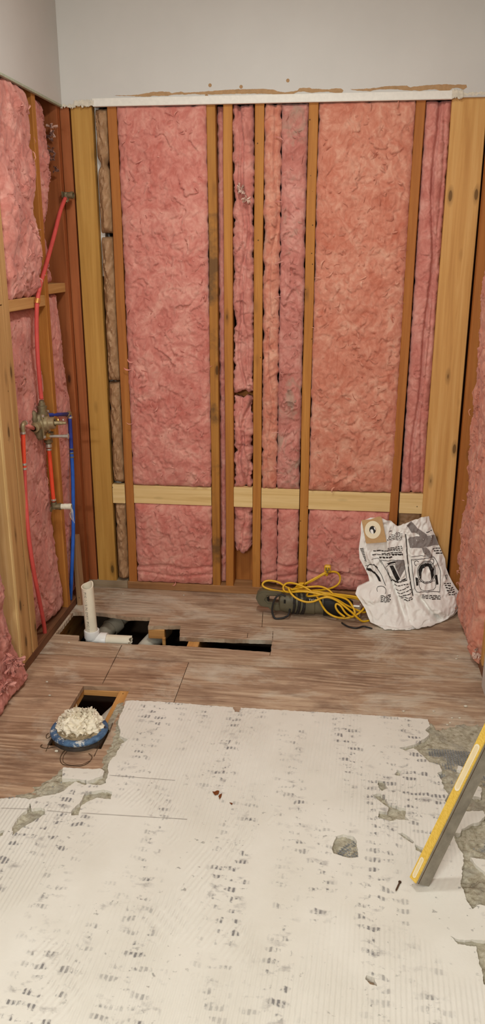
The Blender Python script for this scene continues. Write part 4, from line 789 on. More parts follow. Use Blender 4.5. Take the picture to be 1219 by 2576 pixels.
# ruffled tissue: a crumpled core plus many curled leaves
rag = empty('tissue_wad', FC+Vector((-.002, .02, .03)), label='crumpled cream paper towel wad stuffed into the toilet flange', cat='rag')
blob('core', (FC.x-.002, FC.y+.016, .032), .066, .060, .044, .34, 2.3, 9, M['rag'], rag, -.1, 110, 60)
b = MB(); rr = random.Random(5)
for i in range(46):
    a = rr.uniform(0, 6.283); el = rr.uniform(.1, 1.45); d = Vector((math.cos(a)*math.cos(el), math.sin(a)*math.cos(el), math.sin(el)))
    base = Vector((FC.x-.002+d.x*.052, FC.y+.016+d.y*.048, .036+d.z*.038)); up_ = (d+Vector((rr.uniform(-.5, .5), rr.uniform(-.5, .5), rr.uniform(.0, .6)))).normalized(); side = up_.cross(Vector((rr.uniform(-1, 1), rr.uniform(-1, 1), rr.uniform(-1, 1)))).normalized(); nn = up_.cross(side)
    wd = rr.uniform(.016, .032); ht = rr.uniform(.010, .022); ph = rr.uniform(0, 6); K, J = 12, 4; vs = []
    for j in range(J+1):
        for k in range(K+1):
            s_ = k/K-.5; t = j/J; vs.append(base+side*s_*wd*2*(1-.2*t)+up_*(t*ht*(1+.35*math.sin(k*1.9+ph)))+nn*(.006*math.sin(k*1.25+ph)*(.3+t)+.012*(4*s_*s_)*(1-.3*t)-.006*t*t))
    b.add(vs, [(j*(K+1)+k, j*(K+1)+k+1, (j+1)*(K+1)+k+1, (j+1)*(K+1)+k) for j in range(J) for k in range(K)])
mk('ruffles', b.v, b.f, M['rag'], rag, True)
# ================================================================== RECIPROCATING SAW
SY = -.185
saw = empty('reciprocating_saw', (-.1, SY, 0), label='olive grey reciprocating saw with black boot lying by the back wall', cat='power tool')
def loft(rows, n=28, pw=2.6):
    """rows: (x, y, z, ry, rz) super-elliptic sections"""
    b = MB(); vs = []
    for x, y, z, ry, rz in rows:
        for k in range(n):
            t = 2*math.pi*k/n; ct, st2 = math.cos(t), math.sin(t); vs.append((x, y+ry*math.copysign(abs(ct)**(2/pw), ct), z+rz*math.copysign(abs(st2)**(2/pw), st2)))
    m = len(rows); b.add(vs, [(i*n+k, i*n+(k+1) % n, (i+1)*n+(k+1) % n, (i+1)*n+k) for i in range(m-1) for k in range(n)]+[tuple(range(n))[::-1], tuple((m-1)*n+k for k in range(n))]); return b
hous = loft([(-.222, SY, .050, .022, .030), (-.215, SY, .052, .034, .040), (-.18, SY, .052, .040, .046), (-.10, SY, .052, .041, .048), (-.062, SY, .051, .040, .047), (-.058, SY, .051, .036, .043), (-.02, SY, .050, .036, .043)]).build('motor_housing', M['saw'], saw, 'auto')
HP = [(-.325, .072), (-.318, .100), (-.290, .112), (-.235, .106), (-.205, .098), (-.205, .082), (-.240, .088), (-.272, .086), (-.280, .070), (-.268, .056), (-.205, .052), (-.205, .020), (-.232, .014), (-.262, .022), (-.268, .030), (-.300, .034), (-.312, .044)]
b = MB(); b.prism(HP, lambda a, c_, t: (a, t, c_), SY-.026, SY+.026); hd = b.build('handle', M['saw'], saw)
bm_ = bmesh.new(); bm_.from_mesh(hd.data); bmesh.ops.bevel(bm_, geom=[e for e in bm_.edges if len(e.link_faces) == 2 and e.calc_face_angle(0) > .9], offset=.006, segments=2, affect='EDGES'); bm_.to_mesh(hd.data); bm_.free(); autosmooth(hd)
bx('trigger', -.276, -.266, SY-.012, SY+.012, .056, .084, M['black'], hd); bx('vent_slot', -.198, -.19, SY-.0405, SY-.036, .062, .08, M['black'], hous, .001)
loft([(-.022, SY, .050, .040, .050), (-.016, SY, .051, .043, .050), (.03, SY, .050, .042, .049), (.07, SY, .046, .036, .042), (.10, SY, .042, .026, .032), (.108, SY, .042, .022, .027)]).build('front_boot', M['black'], saw, 'auto')
b = MB(); b.box(.104, .14, SY-.018, SY+.018, .026, .058, .004); b.box(.136, .142, SY-.024, SY+.024, .006, .07, .002); b.build('shoe', M['steel'], saw); bx('label_band', -.10, -.03, SY-.0425, SY-.036, .078, .096, M['black'], hous, .002)
tv, tf = text_mesh('TIGER', .016); mk('brand_lettering', [(-.088+x, SY-.0432, .081+y) for x, y, _ in tv], tf, M['paper'], hous)
# black power cord: wraps round the housing and one loop at the handle
pts = []
for k in range(5*14+1):
    t = k/14*2*math.pi; xx = -.168+.011*(k/14)+.006*math.sin(t*.5+1); pts.append((xx+.012*math.cos(t), SY-.0495*math.cos(t+.2)*1.02, .0545+.050*math.sin(t+.2)))
lp = [(-0.1722,-0.245,0.0259),(-0.1892,-0.255,0.01),(-0.2109,-0.262,-0.0051),(-0.2335,-0.262,0.001),(-0.2456,-0.255,0.0265),(-0.2463,-0.25,0.0536),(-0.2381,-0.245,0.0859),(-0.2231,-0.24,0.1064),(-0.2056,-0.235,0.1099),(-0.1898,-0.235,0.101)]
lp = [(x, y, max(z, .006)) for x, y, z in lp]
b = MB(); b.tube(pts, .0052, 8); b.build('cord_wraps', M['blackcord'], saw, True); b = MB(); b.tube([pts[6]]+lp, .0045, 8, 6); b.build('power_cord', M['blackcord'], saw, True)
b = MB(); lw = [(0.0601,-0.2718,0.005),(0.0862,-0.3039,0.005),(0.1207,-0.3177,0.005),(0.1515,-0.2963,0.005),(0.173,-0.3037,0.005),(0.1899,-0.3135,0.005)]; b.tube(lw, .0036, 7, 6); b.build('cord_end', M['blackcord'], saw, True)
# ================================================================== EXTENSION CORD
EC = [(-0.0134,-0.115,0.1787),(-0.0408,-0.125,0.1643),(-0.0851,-0.14,0.1413),(-0.1247,-0.16,0.1242),(-0.1559,-0.165,0.11),(-0.1827,-0.17,0.0975),(-0.223,-0.18,0.1012),(-0.2632,-0.19,0.1119),(-0.291,-0.185,0.1206),(-0.297,-0.18,0.1329),(-0.283,-0.175,0.1448),(-0.2561,-0.17,0.1455),(-0.2242,-0.17,0.1382),(-0.1918,-0.175,0.1213),(-0.1503,-0.185,0.113),(-0.0959,-0.195,0.1162),(-0.0419,-0.205,0.1164),(0.0117,-0.205,0.1114),(0.0652,-0.2,0.1051),(0.1189,-0.195,0.097),(0.1504,-0.195,0.085),(0.1622,-0.2,0.0673),(0.1514,-0.22,0.049),(0.1295,-0.24,0.0362),(0.1034,-0.25,0.0248),(0.0685,-0.25,0.017),(0.0285,-0.25,0.0226),(-0.0031,-0.245,0.0376),(-0.0239,-0.24,0.0609),(-0.0404,-0.235,0.0894),(-0.059,-0.225,0.1107),(-0.091,-0.215,0.1314),(-0.1277,-0.2,0.1425),(-0.1643,-0.19,0.1476),(-0.1915,-0.185,0.1413),(-0.2036,-0.19,0.1247),(-0.1945,-0.2,0.1099),(-0.1667,-0.215,0.1144),(-0.1127,-0.225,0.1244),(-0.0591,-0.232,0.1224),(-0.0056,-0.238,0.1133),(0.0345,-0.24,0.1004),(0.0751,-0.235,0.0747),(0.1206,-0.22,0.0474),(0.1569,-0.21,0.0315),(0.1705,-0.19,0.0387),(0.156,-0.18,0.0678),(0.1149,-0.19,0.0887),(0.0699,-0.2,0.0976),(0.0252,-0.21,0.1084),(-0.0022,-0.2,0.127),(-0.0385,-0.185,0.1343),(-0.0833,-0.18,0.1289),(-0.1325,-0.185,0.1227),(-0.1676,-0.2,0.1186),(-0.1782,-0.215,0.1342),(-0.1678,-0.235,0.1192),(-0.1421,-0.25,0.1019),(-0.1017,-0.256,0.0893),(-0.0663,-0.258,0.0935),(-0.0316,-0.256,0.1103),(-0.001,-0.256,0.1158),(0.0345,-0.258,0.1036),(0.0705,-0.26,0.0775),(0.1021,-0.262,0.0527),(0.1295,-0.262,0.0261),(0.1526,-0.25,0.0061),(0.1801,-0.235,-0.0064)]
EC = [(x, y, max(z, .005)) for x, y, z in EC]
EC2 = [(-0.1226,-0.155,0.1212),(-0.0717,-0.135,0.1424),(-0.023,-0.12,0.1695),(0.0084,-0.105,0.1757),(0.0336,-0.095,0.1679),(0.0476,-0.09,0.1443),(0.0423,-0.1,0.117),(0.011,-0.125,0.1042),(-0.0339,-0.15,0.1028),(-0.083,-0.175,0.1072),(-0.0947,-0.215,0.0996),(-0.0588,-0.232,0.1109),(-0.0148,-0.238,0.1225),(0.034,-0.232,0.1128),(0.0787,-0.226,0.0965),(0.1039,-0.235,0.0704),(0.1158,-0.25,0.044),(0.103,-0.262,0.0314),(0.0759,-0.268,0.0502),(0.0529,-0.262,0.0799),(0.0351,-0.256,0.0869),(0.0312,-0.262,0.0739),(0.0451,-0.268,0.0533),(0.0722,-0.272,0.0334)]
EC2 = [(x, y, max(z, .005)) for x, y, z in EC2]
ec = empty('extension_cord', (.0, -.2, 0), label='tangled yellow extension cord heaped on the grey saw', cat='cord')
b = MB(); b.tube(EC, .0046, 10, 6); b.tube(EC2, .0046, 10, 6); b.build('cord', M['yellow'], ec, True)
k0 = Vector((-0.1275,-0.165,0.1267)); b = MB()
for i in range(3): b.tube([k0+Vector((-.012+.007*i+.012*math.cos(t), -.012*math.sin(t)-.004, .012*math.sin(t)*.6+.014*math.cos(t))) for t in np.linspace(0, 6.28, 14)], .0042, 8)
b.build('tie_knot', M['yellow'], ec, True)
pg = Vector((-0.0098,-0.112,0.1896)); b = MB()
b.box(pg.x-.015, pg.x+.014, pg.y-.012, pg.y+.012, pg.z-.014, pg.z+.02, .005); b.lathe(pg+Vector((-.004, 0, -.032)), (0.1, 0, 1), [(0, .006), (.014, .0075), (.02, .011)], 12); pl_ = b.build('plug', M['yellow'], ec)
for dx, dz in ((-.007, .007), (.005, .007), (-.001, -.004)): bx('prong', pg.x+dx-.0025, pg.x+dx+.0025, pg.y-.030, pg.y-.010, pg.z+dz-.003, pg.z+dz+.005, M['brass_d'], pl_, .0008)
# ================================================================== PAPER BAG
BS, BX, BY = 4.203, 880., 1280.
ROW = [(75,215,835,(0.1717,-0.045,0.4276),(0.4322,-0.012,0.4268)),(110,120,842,(0.1325,-0.05,0.4121),(0.4358,-0.015,0.4123)),(160,112,858,(0.13,-0.055,0.3914),(0.4434,-0.02,0.392)),(260,115,892,(0.1327,-0.07,0.3519),(0.4594,-0.03,0.3513)),(420,92,955,(0.1257,-0.085,0.2849),(0.4887,-0.045,0.2859)),(530,100,1003,(0.1307,-0.1,0.241),(0.5116,-0.05,0.239)),(620,150,1012,(0.1531,-0.11,0.205),(0.5169,-0.06,0.2021)),(700,190,1043,(0.171,-0.12,0.1734),(0.5318,-0.065,0.1683)),(770,205,1078,(0.178,-0.135,0.148),(0.5472,-0.075,0.141)),(830,75,1115,(0.1238,-0.165,0.1306),(0.5631,-0.085,0.1185)),(900,55,1165,(0.116,-0.19,0.1091),(0.5855,-0.09,0.0895)),(980,110,1168,(0.1393,-0.215,0.0851),(0.588,-0.1,0.0571)),(1060,160,1150,(0.1606,-0.235,0.059),(0.581,-0.115,0.0265)),(1130,185,1090,(0.1712,-0.255,0.0371),(0.553,-0.15,0.0088)),(1200,215,960,(0.1842,-0.27,0.0132),(0.4922,-0.215,0.0041)),(1262,262,850,(0.2037,-0.285,-0.0066),(0.4431,-0.262,-0.0041)),(1318,330,650,(0.2315,-0.3,-0.023),(0.36,-0.3,-0.0155))]
rows_y = np.array([q[0] for q in ROW], float); rl = np.array([q[1] for q in ROW], float); rr_ = np.array([q[2] for q in ROW], float); PLt = np.array([q[3] for q in ROW]); PRt = np.array([q[4] for q in ROW])
PLt[-1, 2] = PRt[-1, 2] = .004; PLt[-2, 2] = max(PLt[-2, 2], .012); PRt[-2, 2] = .012
def smooth1(xs, ys, x):
    # monotone-ish cubic through the rows
    m = np.gradient(ys, xs); i = np.clip(np.searchsorted(xs, x)-1, 0, len(xs)-2); h = xs[i+1]-xs[i]; t = (x-xs[i])/h
    return (2*t**3-3*t**2+1)*ys[i]+(t**3-2*t**2+t)*h*m[i]*.8+(-2*t**3+3*t**2)*ys[i+1]+(t**3-t**2)*h*m[i+1]*.8
def bag_pt(px, py, off=0.0):
    """front surface of the bag at a position given on its own panel grid"""
    px = np.asarray(px, float); py = np.asarray(py, float); L = np.interp(py, rows_y, rl); Rr = np.interp(py, rows_y, rr_); s = np.clip((px-L)/(Rr-L), 0, 1)
    A = np.stack([np.interp(py, rows_y, PLt[:, k]) for k in range(3)], -1); Bb = np.stack([np.interp(py, rows_y, PRt[:, k]) for k in range(3)], -1)
    P = A+(Bb-A)*s[..., None]; low = np.clip((py-300)/900, 0, 1)
    bul = (.022+.035*low)*np.sin(np.pi*s)**.7*np.clip((1325-py)/200, 0, 1)**.5
    g = lambda c, w: np.exp(-((px-c)/w)**2)
    # drape folds: main fold, crease between the printed panels, soft pleats
    cr = .009*g(590+(py-250)*.1, 16)*np.clip((py-180)/80, 0, 1)*np.clip((1000-py)/120, 0, 1)
    dv = .032*g(430+(py-700)*.32, 26)*np.clip((py-640)/120, 0, 1)*np.clip((1280-py)/160, 0, 1)+.030*g(700+(py-880)*.85, 30)*np.clip((py-860)/60, 0, 1)*np.clip((1200-py)/100, 0, 1)+.022*g(560+(py-900)*.25, 22)*np.clip((py-850)/120, 0, 1)
    pk = .010*g(395+(py-300)*.02, 22)*np.clip((650-py)/160, 0, 1)+.010*g(250+(py-600)*.45, 24)*np.clip((py-360)/120, 0, 1)*np.clip((1000-py)/200, 0, 1)
    lobe = .03*np.exp(-(((px-930)/170)**2+((py-1010)/110)**2))-.026*g(905+(py-1080)*.2, 30)*np.clip((py-1040)/60, 0, 1)+.02*np.exp(-(((px-200)/90)**2+((py-920)/70)**2))
    wr = .009*fbm(px/80, py/100, 0, 3, 41)+.014*np.clip(ridge(px/120, py/150+px/300, 1, 2, 43)-.25, 0, 1)+.0015*fbm(px/22, py/26, 2, 2, 45)
    env = np.clip(np.minimum(s, 1-s)/.06, 0, 1)
    out = P.copy(); out[..., 1] -= (bul+pk+lobe+wr-cr-dv)*env+off; out[..., 2] += .004*fbm(px/60, py/200, 3, 2, 47)*(py < 400); return out
bag = empty('paper_dust_bag', (.34, -.17, 0), label='white printed paper vacuum bag slumped in the right corner', cat='bag')
nu, nv = 150, 170; TT, SS = np.meshgrid(np.linspace(0, 1, nv+1), np.linspace(0, 1, nu+1), indexing='ij'); py = rows_y[0]+TT*(rows_y[-1]-rows_y[0]); L = np.interp(py, rows_y, rl); Rr = np.interp(py, rows_y, rr_)
px = L+SS*(Rr-L); py2 = py.copy()
# scalloped top edge
topc = np.interp(px, [100, 215, 340, 430, 500, 560, 650, 760, 820, 900], [100, 88, 92, 108, 165, 140, 112, 78, 62, 150]); py2 = py+(topc-75)*np.clip(1-TT/.16, 0, 1)
FR = bag_pt(px, py2)
BK = FR.copy(); thick = np.sin(np.pi*SS)**.6*np.clip(TT/.12, 0, 1)*np.clip((1-TT)/.05, 0, 1)
BK[..., 1] = FR[..., 1]+.004+thick*np.clip(-.016-FR[..., 1]-.012, .0, .2)*.9; BK[..., 1] = np.minimum(BK[..., 1], -.006); 
I = np.arange((nv+1)*(nu+1)).reshape(nv+1, nu+1); n = I.size
q = lambda I: np.stack([I[:-1, :-1], I[:-1, 1:], I[1:, 1:], I[1:, :-1]], -1).reshape(-1, 4)
F = q(I).tolist()+(q(I)[:, ::-1]+n).tolist(); ring = list(I[0, :])+list(I[1:, -1])+list(I[-1, -2::-1])+list(I[-2:0:-1, 0]); m = len(ring); F += [(ring[i], ring[(i+1) % m], n+ring[(i+1) % m], n+ring[i]) for i in range(m)]
body = mk('bag_body', np.vstack([FR.reshape(-1, 3), BK.reshape(-1, 3)]), F, M['paper'], bag, True, fix=True); autosmooth(body, 55)
# print on the bag: lines, word rows, grey areas, drawings
def stroke(b, pts, w, step=9, off=.0011):
    w = w*1.25
    pts = [Vector((x, y, 0)) for x, y in pts]; o = []
    for i in range(len(pts)-1):
        k = max(1, int((pts[i+1]-pts[i]).length/step)); o += [pts[i].lerp(pts[i+1], j/k) for j in range(k)]
    o.append(pts[-1]); vs = []
    for i, p in enumerate(o):
        d = (o[min(i+1, len(o)-1)]-o[max(i-1, 0)]).normalized(); nn = Vector((-d.y, d.x, 0))*w/2; vs += [p+nn, p-nn]
    P = bag_pt([q.x for q in vs], [q.y for q in vs], off); b.add(P, [(2*i, 2*i+1, 2*i+3, 2*i+2) for i in range(len(o)-1)])
def fill(b, poly, step=14, off=.0009):
    poly = [tuple(p) for p in poly]; rg = []
    for i in range(len(poly)):
        a, c_ = poly[i], poly[(i+1) % len(poly)]; k = max(1, int(math.dist(a, c_)/step)); rg += [(a[0]+(c_[0]-a[0])*j/k, a[1]+(c_[1]-a[1])*j/k) for j in range(k)]
    xs, ys = zip(*rg); gx, gy = np.meshgrid(np.arange(min(xs), max(xs), step), np.arange(min(ys), max(ys), step)); gx, gy = gx.ravel()+.3, gy.ravel()+.2; ok = inpoly(gx, gy, rg) & (dist_poly(gx, gy, rg) > step*.4)
    pts = [Vector(p) for p in rg]+[Vector(p) for p in zip(gx[ok], gy[ok])]; V, E, Fc, *_ = geometry.delaunay_2d_cdt(pts, [(i, (i+1) % len(rg)) for i in range(len(rg))], [], 1, 1e-5)
    V = np.array([tuple(v) for v in V]); b.add(bag_pt(V[:, 0], V[:, 1], off), Fc)
def ell(cx, cy, rx, ry, a0=0, a1=360, n=26): return [(cx+rx*math.cos(math.radians(a0+(a1-a0)*i/n)), cy+ry*math.sin(math.radians(a0+(a1-a0)*i/n))) for i in range(n+1)]
rr = random.Random(12)
def words(b, x0, y0, x1, y1, h=7):
    x = 0.0; T = math.hypot(x1-x0, y1-y0)
    while x < T-8:
        w_ = min(rr.uniform(14, 46), T-x); t0, t1 = x/T, (x+w_)/T; stroke(b, [(x0+(x1-x0)*t0, y0+(y1-y0)*t0), (x0+(x1-x0)*t1, y0+(y1-y0)*t1)], h*rr.uniform(.8, 1.05)); x += w_+rr.uniform(5, 9)
g1 = MB(); fill(g1, [(606,288),(760,268),(898,272),(938,378),(780,384),(752,392),(626,388)]); fill(g1, [(590,150),(640,112),(720,200),(800,252),(830,300),(745,300),(720,252),(640,226)], 12, .0013); fill(g1, [(752,392),(800,386),(838,430),(875,500),(840,505),(800,470),(768,440)], 12, .0013)
g1.build('grey_stripe_print', M['ink_g'], body)
b = MB()
for i, (xa, xb) in enumerate(((408,448),(478,520),(470,545),(432,545),(405,545),(398,545),(385,545))): words(b, xa, 210+i*15+(545-xa)*.0, xb, 214+i*15, 6)
for x0, y0, x1 in ((392,384,548),(392,402,548),(242,422,548),(330,444,548),(232,462,552)): words(b, x0, y0+4, x1, y0-14, 8)
words(b, 305, 490, 440, 482, 16); words(b, 440, 462, 552, 452, 14)
for k in range(5): words(b, 450+k*14, 790+k*32-(40 if k < 2 else 20), 590+k*14, 770+k*30-50, 8)
words(b, 560, 930, 648, 905, 11); words(b, 525, 905, 640, 885, 7)
for k in range(3): words(b, 745, 868+k*14, 940, 880+k*14, 7)
for k in range(5): words(b, 315, 880+k*17, 420, 872+k*14, 8)
for k in range(6): words(b, 985+k*9, 770+k*22, 1062+k*12, 785+k*20, 9)
for k in range(3): words(b, 865+k*18, 410+k*24, 955+k*10, 415+k*26, 9)
words(b, 800, 232, 862, 224, 8)
for k in range(9): stroke(b, [(104+k*6, 420+k*14), (140+k*4, 400+k*16+10)], 7, 8)
b.build('text_print', M['ink_l'], body, kind='stuff')
b = MB(); stroke(b, [(582,250),(590,330),(598,480),(612,620),(632,760),(652,878)], 9)
for x0, sx in ((0, 1.0),):
    fr = [(640,510),(880,495),(910,540),(948,640),(945,760),(935,842),(800,838),(690,832),(672,800),(652,640),(640,510)]; stroke(b, fr, 4.5)
    stroke(b, ell(800, 640, 96, 112), 5); stroke(b, ell(800, 640, 84, 100), 4)
    stroke(b, ell(695, 545, 22, 26, 90, 330), 5); stroke(b, ell(858, 540, 22, 26, 200, 440), 5)
    stroke(b, [(712,700),(720,780),(740,815),(800,826),(870,824),(895,800),(898,735),(885,690)], 4); stroke(b, [(712,735),(890,738)], 4)
stroke(b, [(320,520),(560,510),(592,722),(432,742),(380,620),(320,520)], 4.5); stroke(b, [(225,512),(300,500),(330,560)], 3.5); stroke(b, [(160,600),(250,560),(330,680),(370,780)], 5); stroke(b, ell(235, 650, 62, 85, 180, 330), 5); stroke(b, ell(325, 820, 46, 40, 150, 400), 4)
stroke(b, [(370,590),(400,560),(470,560)], 4); stroke(b, [(385,600),(410,680),(440,730)], 4); stroke(b, [(1000,690),(1025,695),(1015,735),(1000,690)], 4); stroke(b, [(640,478),(760,470),(870,500)], 3.5)
b.build('line_print', M['ink_l'], body)
for pts_, st_p in (([(722,690),(712,620),(735,570),(790,548),(850,565),(880,620),(874,690),(850,720),(842,640),(820,590),(785,584),(758,600),(745,650),(742,712)], 10), ([(170,625),(210,615),(260,640),(310,700),(322,735),(300,735),(262,672),(225,645),(185,650)], 10), ([(380,548),(470,520),(472,540),(400,560)], 10), ([(410,575),(450,570),(520,700),(490,740),(450,660)], 10), ([(530,715),(580,700),(582,714),(535,724)], 8), ([(425,735),(490,725),(490,740),(428,748)], 8), ([(680,690),(705,690),(710,770),(688,770)], 10), ([(890,680),(915,680),(925,770),(902,776)], 10)):
    b = MB(); fill(b, pts_, st_p); b.build('dark_print', M['ink'], body)
b = MB(); fill(b, [(470,520),(560,512),(578,600),(520,690),(470,580)], 10, .0007); b.build('grey_drawing_print', M['ink_g'], body)
# cardboard collar with its ring
CP = [(122,128),(128,118),(215,112),(290,84),(318,80),(335,95),(382,345),(375,350),(175,368),(168,362)]
o_ = bag_pt([110, 340, 175], [125, 95, 366]); pa, pb, pc = [Vector(p) for p in o_]
ca = Vector((0.1325,-0.082,0.4148)); cb = Vector((0.2189,-0.095,0.4369)); cc = Vector((0.1565,-0.118,0.3231))
ux = (cb-ca); uy = (cc-ca); Mx = np.linalg.inv(np.array([[335-122, 172-122], [95-128, 365-128]]))
def cpt(x, y, t=0.0):
    s, u_ = Mx @ np.array([x-122, y-128]); nrm = ux.cross(uy).normalized(); nrm = -nrm if nrm.y > 0 else nrm
    return ca+ux*float(s)+uy*float(u_)+nrm*t
col_ = MB().prism(CP, lambda x, y, t: cpt(x, y, t), -.002, .001).build('card_collar', M['card'], bag)
def annul(cx, cy, rx, ry, ix, iy, t0, t1, n=36):
    b = MB(); vs = [cpt(cx+a*math.cos(2*math.pi*k/n), cy+c_*math.sin(2*math.pi*k/n), t) for a, c_, t in ((ix, iy, t0), (rx, ry, t0), (rx, ry, t1), (ix, iy, t1)) for k in range(n)]
    b.add(vs, [(i*n+k, i*n+(k+1) % n, ((i+1) % 4)*n+(k+1) % n, ((i+1) % 4)*n+k) for i in range(4) for k in range(n)]); return b
annul(240, 222, 84, 94, 36, 42, .0005, .0025).build('inlet_ring', M['cream'], col_, 'auto')
b = MB(); nn_ = 24; b.add([cpt(236+36*math.cos(2*math.pi*k/nn_), 224+42*math.sin(2*math.pi*k/nn_), .0014) for k in range(nn_)], [tuple(range(nn_))]); b.build('inlet_opening', M['ink'], col_)
b = MB(); b.add([cpt(x, y, .0018) for x, y in ((214,222),(232,214),(244,226),(250,262),(232,266),(216,246))], [(0, 1, 2, 3, 4, 5)]); b.add([cpt(x, y, .0018) for x, y in ((250,192),(266,198),(270,228),(256,214))], [(0, 1, 2, 3)]); b.build('inner_flap', M['paper'], col_)
# ================================================================== SPIRIT LEVEL
LA = Vector((.229, -1.8285, .0135)); ax = Vector((.3205, .2415, .7015)).normalized()
lvl = empty('spirit_level', LA, label='yellow and grey spirit level leaning at the right edge of the white floor', cat='level')
view = (Vector((0, -3.4807, 1.5416))-LA).normalized(); sd_ = ax.cross(view).normalized(); ROLL = math.radians(43)
fr_ = (view-ax*view.dot(ax)).normalized(); ny = fr_*math.cos(ROLL)-sd_*math.sin(ROLL); ng = sd_*math.cos(ROLL)+fr_*math.sin(ROLL)
WY, WG = .025, .048
lowz = min(0, -ny.z*WG)+min(0, -ng.z*WY); t_0 = -lowz/ax.z; LL = (.574-max(0, -ny.x*WG)-max(0, -ng.x*WY)-.229)/ax.x
def lp_(t, a, b_): return LA+ax*t+ny*a+ng*b_     # a: out of the yellow face, b: out of the grey face
def lbox(t0, t1, a0, a1, b0, b1): return MB().add([lp_(t, a, b_) for t in (t0, t1) for a, b_ in ((a0, b0), (a1, b0), (a1, b1), (a0, b1))], [(0, 1, 2, 3), (7, 6, 5, 4), (0, 4, 5, 1), (1, 5, 6, 2), (2, 6, 7, 3), (3, 7, 4, 0)])
lbox(t_0, LL, -WG, -.004, -WY, 0).build('body', M['lev_g'], lvl); lbox(t_0, LL, -.004, 0, -WY, 0).build('yellow_edge', M['lev_y'], lvl)
lbox(t_0, LL, -.012, -.010, -.0002, .0004).build('scribed_line', M['nail'], lvl)
def oval(t0, t1, wd, name, mat, h0, h1, hole=0.0):
    m = 14; rim = []; 
    def ringp(w_): return [(t1-w_+w_*math.sin(a), w_*math.cos(a)) for a in np.linspace(0, math.pi, m)]+[(t0+w_-w_*math.sin(a), -w_*math.cos(a)) for a in np.linspace(0, math.pi, m)]
    o = ringp(wd); b = MB()
    if hole:
        i_ = [(t0+(t-t0)*1.0 if 0 else ((t-(t0+t1)/2)*(1-.3*hole/wd)+(t0+t1)/2), s_*(1-hole/wd)) for t, s_ in o]; n = len(o)
        vs = [lp_(t, h, -WY/2+s_) for L_, h in ((i_, h0), (o, h0), (o, h1), (i_, h1)) for t, s_ in L_]; b.add(vs, [(r*n+k, r*n+(k+1) % n, ((r+1) % 4)*n+(k+1) % n, ((r+1) % 4)*n+k) for r in range(4) for k in range(n)])
    else:
        n = len(o); b.add([lp_(t, h, -WY/2+s_) for h in (h0, h1) for t, s_ in o], [tuple(range(n)), tuple(range(2*n-1, n-1, -1))]+[(k, (k+1) % n, n+(k+1) % n, n+k) for k in range(n)])
    return b.build(name, M[mat], lvl)
for t0, t1, wd in ((.282, .412, .0088), (.022+t_0*.5, .078+t_0*.5, .0065)):
    oval(t0, t1, wd, 'vial_window', 'lev_c', -.002, .0006); oval(t0, t1, wd, 'window_rim', 'cream', 0, .0016, .0022)
# ================================================================== SMALL THINGS ON THE FLOOR
b = MB(); a0, a1 = [Vector((*q, TZ+.0035)) for q in [(0.2058,-1.7979),(0.1927,-1.8316)]]; d = a1-a0
b.lathe(a0, d, [(0, .0), (0, .0042), (.0015, .0042), (.002, .0022), (d.length-.006, .0022), (d.length, 0)], 10); b.build('nail', M['nail'], None, 'auto', label='small dark nail lying on the white floor left of the level', cat='nail')
def chip(poly, z, h, mat, label, cat, name, group=None, seed=0):
    sl = slab(name, jag(poly, .003, .0012, seed), [], z, (lambda x, y: z+h*(.6+.4*np.sin(x*300+y*200+seed))), M[mat], None); return tag(sl, label, cat, group)
zc = TZ+.0018
for i, (q, lab) in enumerate(zip([[(-0.323,-1.4975),(-0.3035,-1.4915),(-0.3037,-1.5063),(-0.3134,-1.513)],[(-0.3021,-1.5171),(-0.2949,-1.5016),(-0.2935,-1.5198),(-0.2966,-1.531)],[(-0.2657,-1.5417),(-0.2572,-1.5443),(-0.2588,-1.5498)]], ('brown wood chip at mid white floor, the left of the dark pair', 'brown wood chip at mid white floor, the right of the dark pair', 'tiny brown splinter just below the pair of wood chips'))):
    chip(q, zc, .003, 'chip', lab, 'wood chip', 'wood_chip', 'wood chips on the white floor', 60+i)
cr = [(-0.9729,-0.0723),(0.5228,-0.5168),(0.5149,-0.5411),(0.4993,-0.899),(0.4415,-0.9809),(0.4677,-0.9778),(0.4197,-1.0257),(0.4308,-1.0121),(-1.0466,-0.9065),(-1.0027,-0.9992),(-0.8614,-1.3318),(-1.068,-0.5853),(-0.6828,-0.0523),(0.2766,-0.9567),(0.3829,-0.9442)]
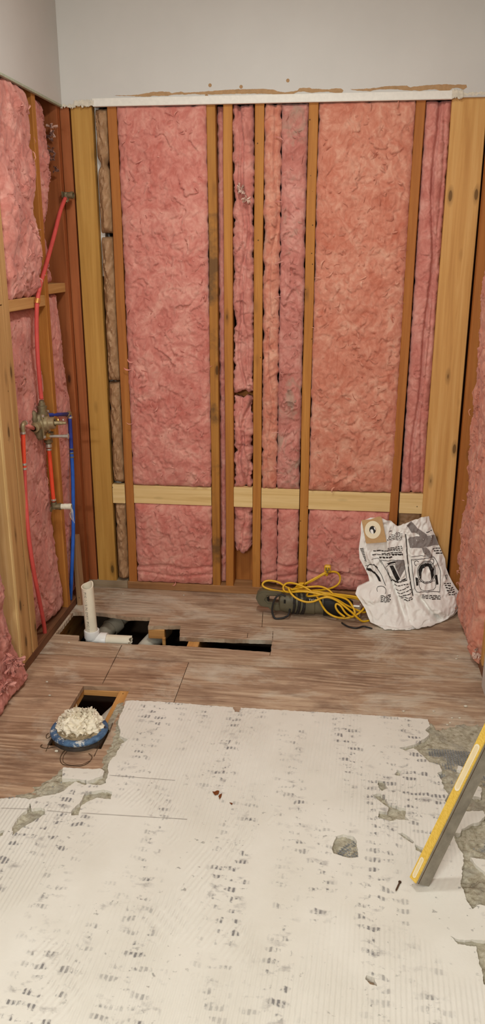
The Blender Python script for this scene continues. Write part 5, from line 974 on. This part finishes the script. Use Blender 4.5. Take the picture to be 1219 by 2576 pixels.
where = ['on the plywood behind the drain pipe', 'near the right wall, the upper of two', 'near the right wall, the lower of two', 'large, on dark plywood right of centre', 'left of two above the bare mesh', 'right of two above the bare mesh', 'lowest, left of the level near the mesh', 'just above the lowest crumb near the mesh', 'near the left wall above the toilet hole', 'left of the toilet hole', 'left of the blue ring', 'beside the drain pipe foot', 'in front of the back plate', 'at the far edge of the white layer', 'on dark plywood near right edge']
for i, ((x, y), wh) in enumerate(zip(cr, where)):
    s_ = .006 if i in (3, 10) else .0038; o = blob('plaster_crumb', (x, y, s_*.45), s_*R.uniform(.9, 1.5), s_*.8, s_*.6, .5, 2.5, 70+i, M['crumb'], None, -.6, 12, 7, False)
    tag(o, 'white plaster crumb '+wh, 'plaster crumb', 'plaster crumbs on the plywood')
def wire(label, pts, r, z=.002):
    b = MB(); b.tube([(x, y, z+.0015*math.sin(i*1.7)) for i, (x, y) in enumerate(pts)], r, 6, 7); b.build('wire', M['wire'], None, True, label=label, cat='wire', group='thin wires on the plywood')
wire('curled dark wire loop on plywood in front of the blue ring', [(-0.8352,-1.3237),(-0.8385,-1.3421),(-0.8371,-1.3662),(-0.8246,-1.3908),(-0.8066,-1.4007),(-0.7793,-1.4026),(-0.7551,-1.3955),(-0.7396,-1.3766),(-0.737,-1.3501),(-0.7533,-1.332)], .0012)
wire('second wire strand lying just inside the wire loop', [(-0.8277,-1.3296),(-0.8295,-1.3565),(-0.8223,-1.3819),(-0.8032,-1.3948),(-0.7781,-1.3982),(-0.754,-1.3903),(-0.7396,-1.3679)], .0008)
wire('short wire with hooked end at far left of blue ring', [(-0.9203,-1.3016),(-0.9224,-1.3111),(-0.9147,-1.3171),(-0.8975,-1.3187),(-0.8781,-1.3109),(-0.8592,-1.3096)], .0013)
wire('small wire curl beside the left rim of the blue ring', [(-0.9218,-1.2354),(-0.9252,-1.2479),(-0.9208,-1.2617),(-0.9151,-1.262),(-0.9094,-1.246),(-0.9089,-1.2315)], .001)

for o in list(bpy.data.objects):
    if '_org' in o: del o['_org']
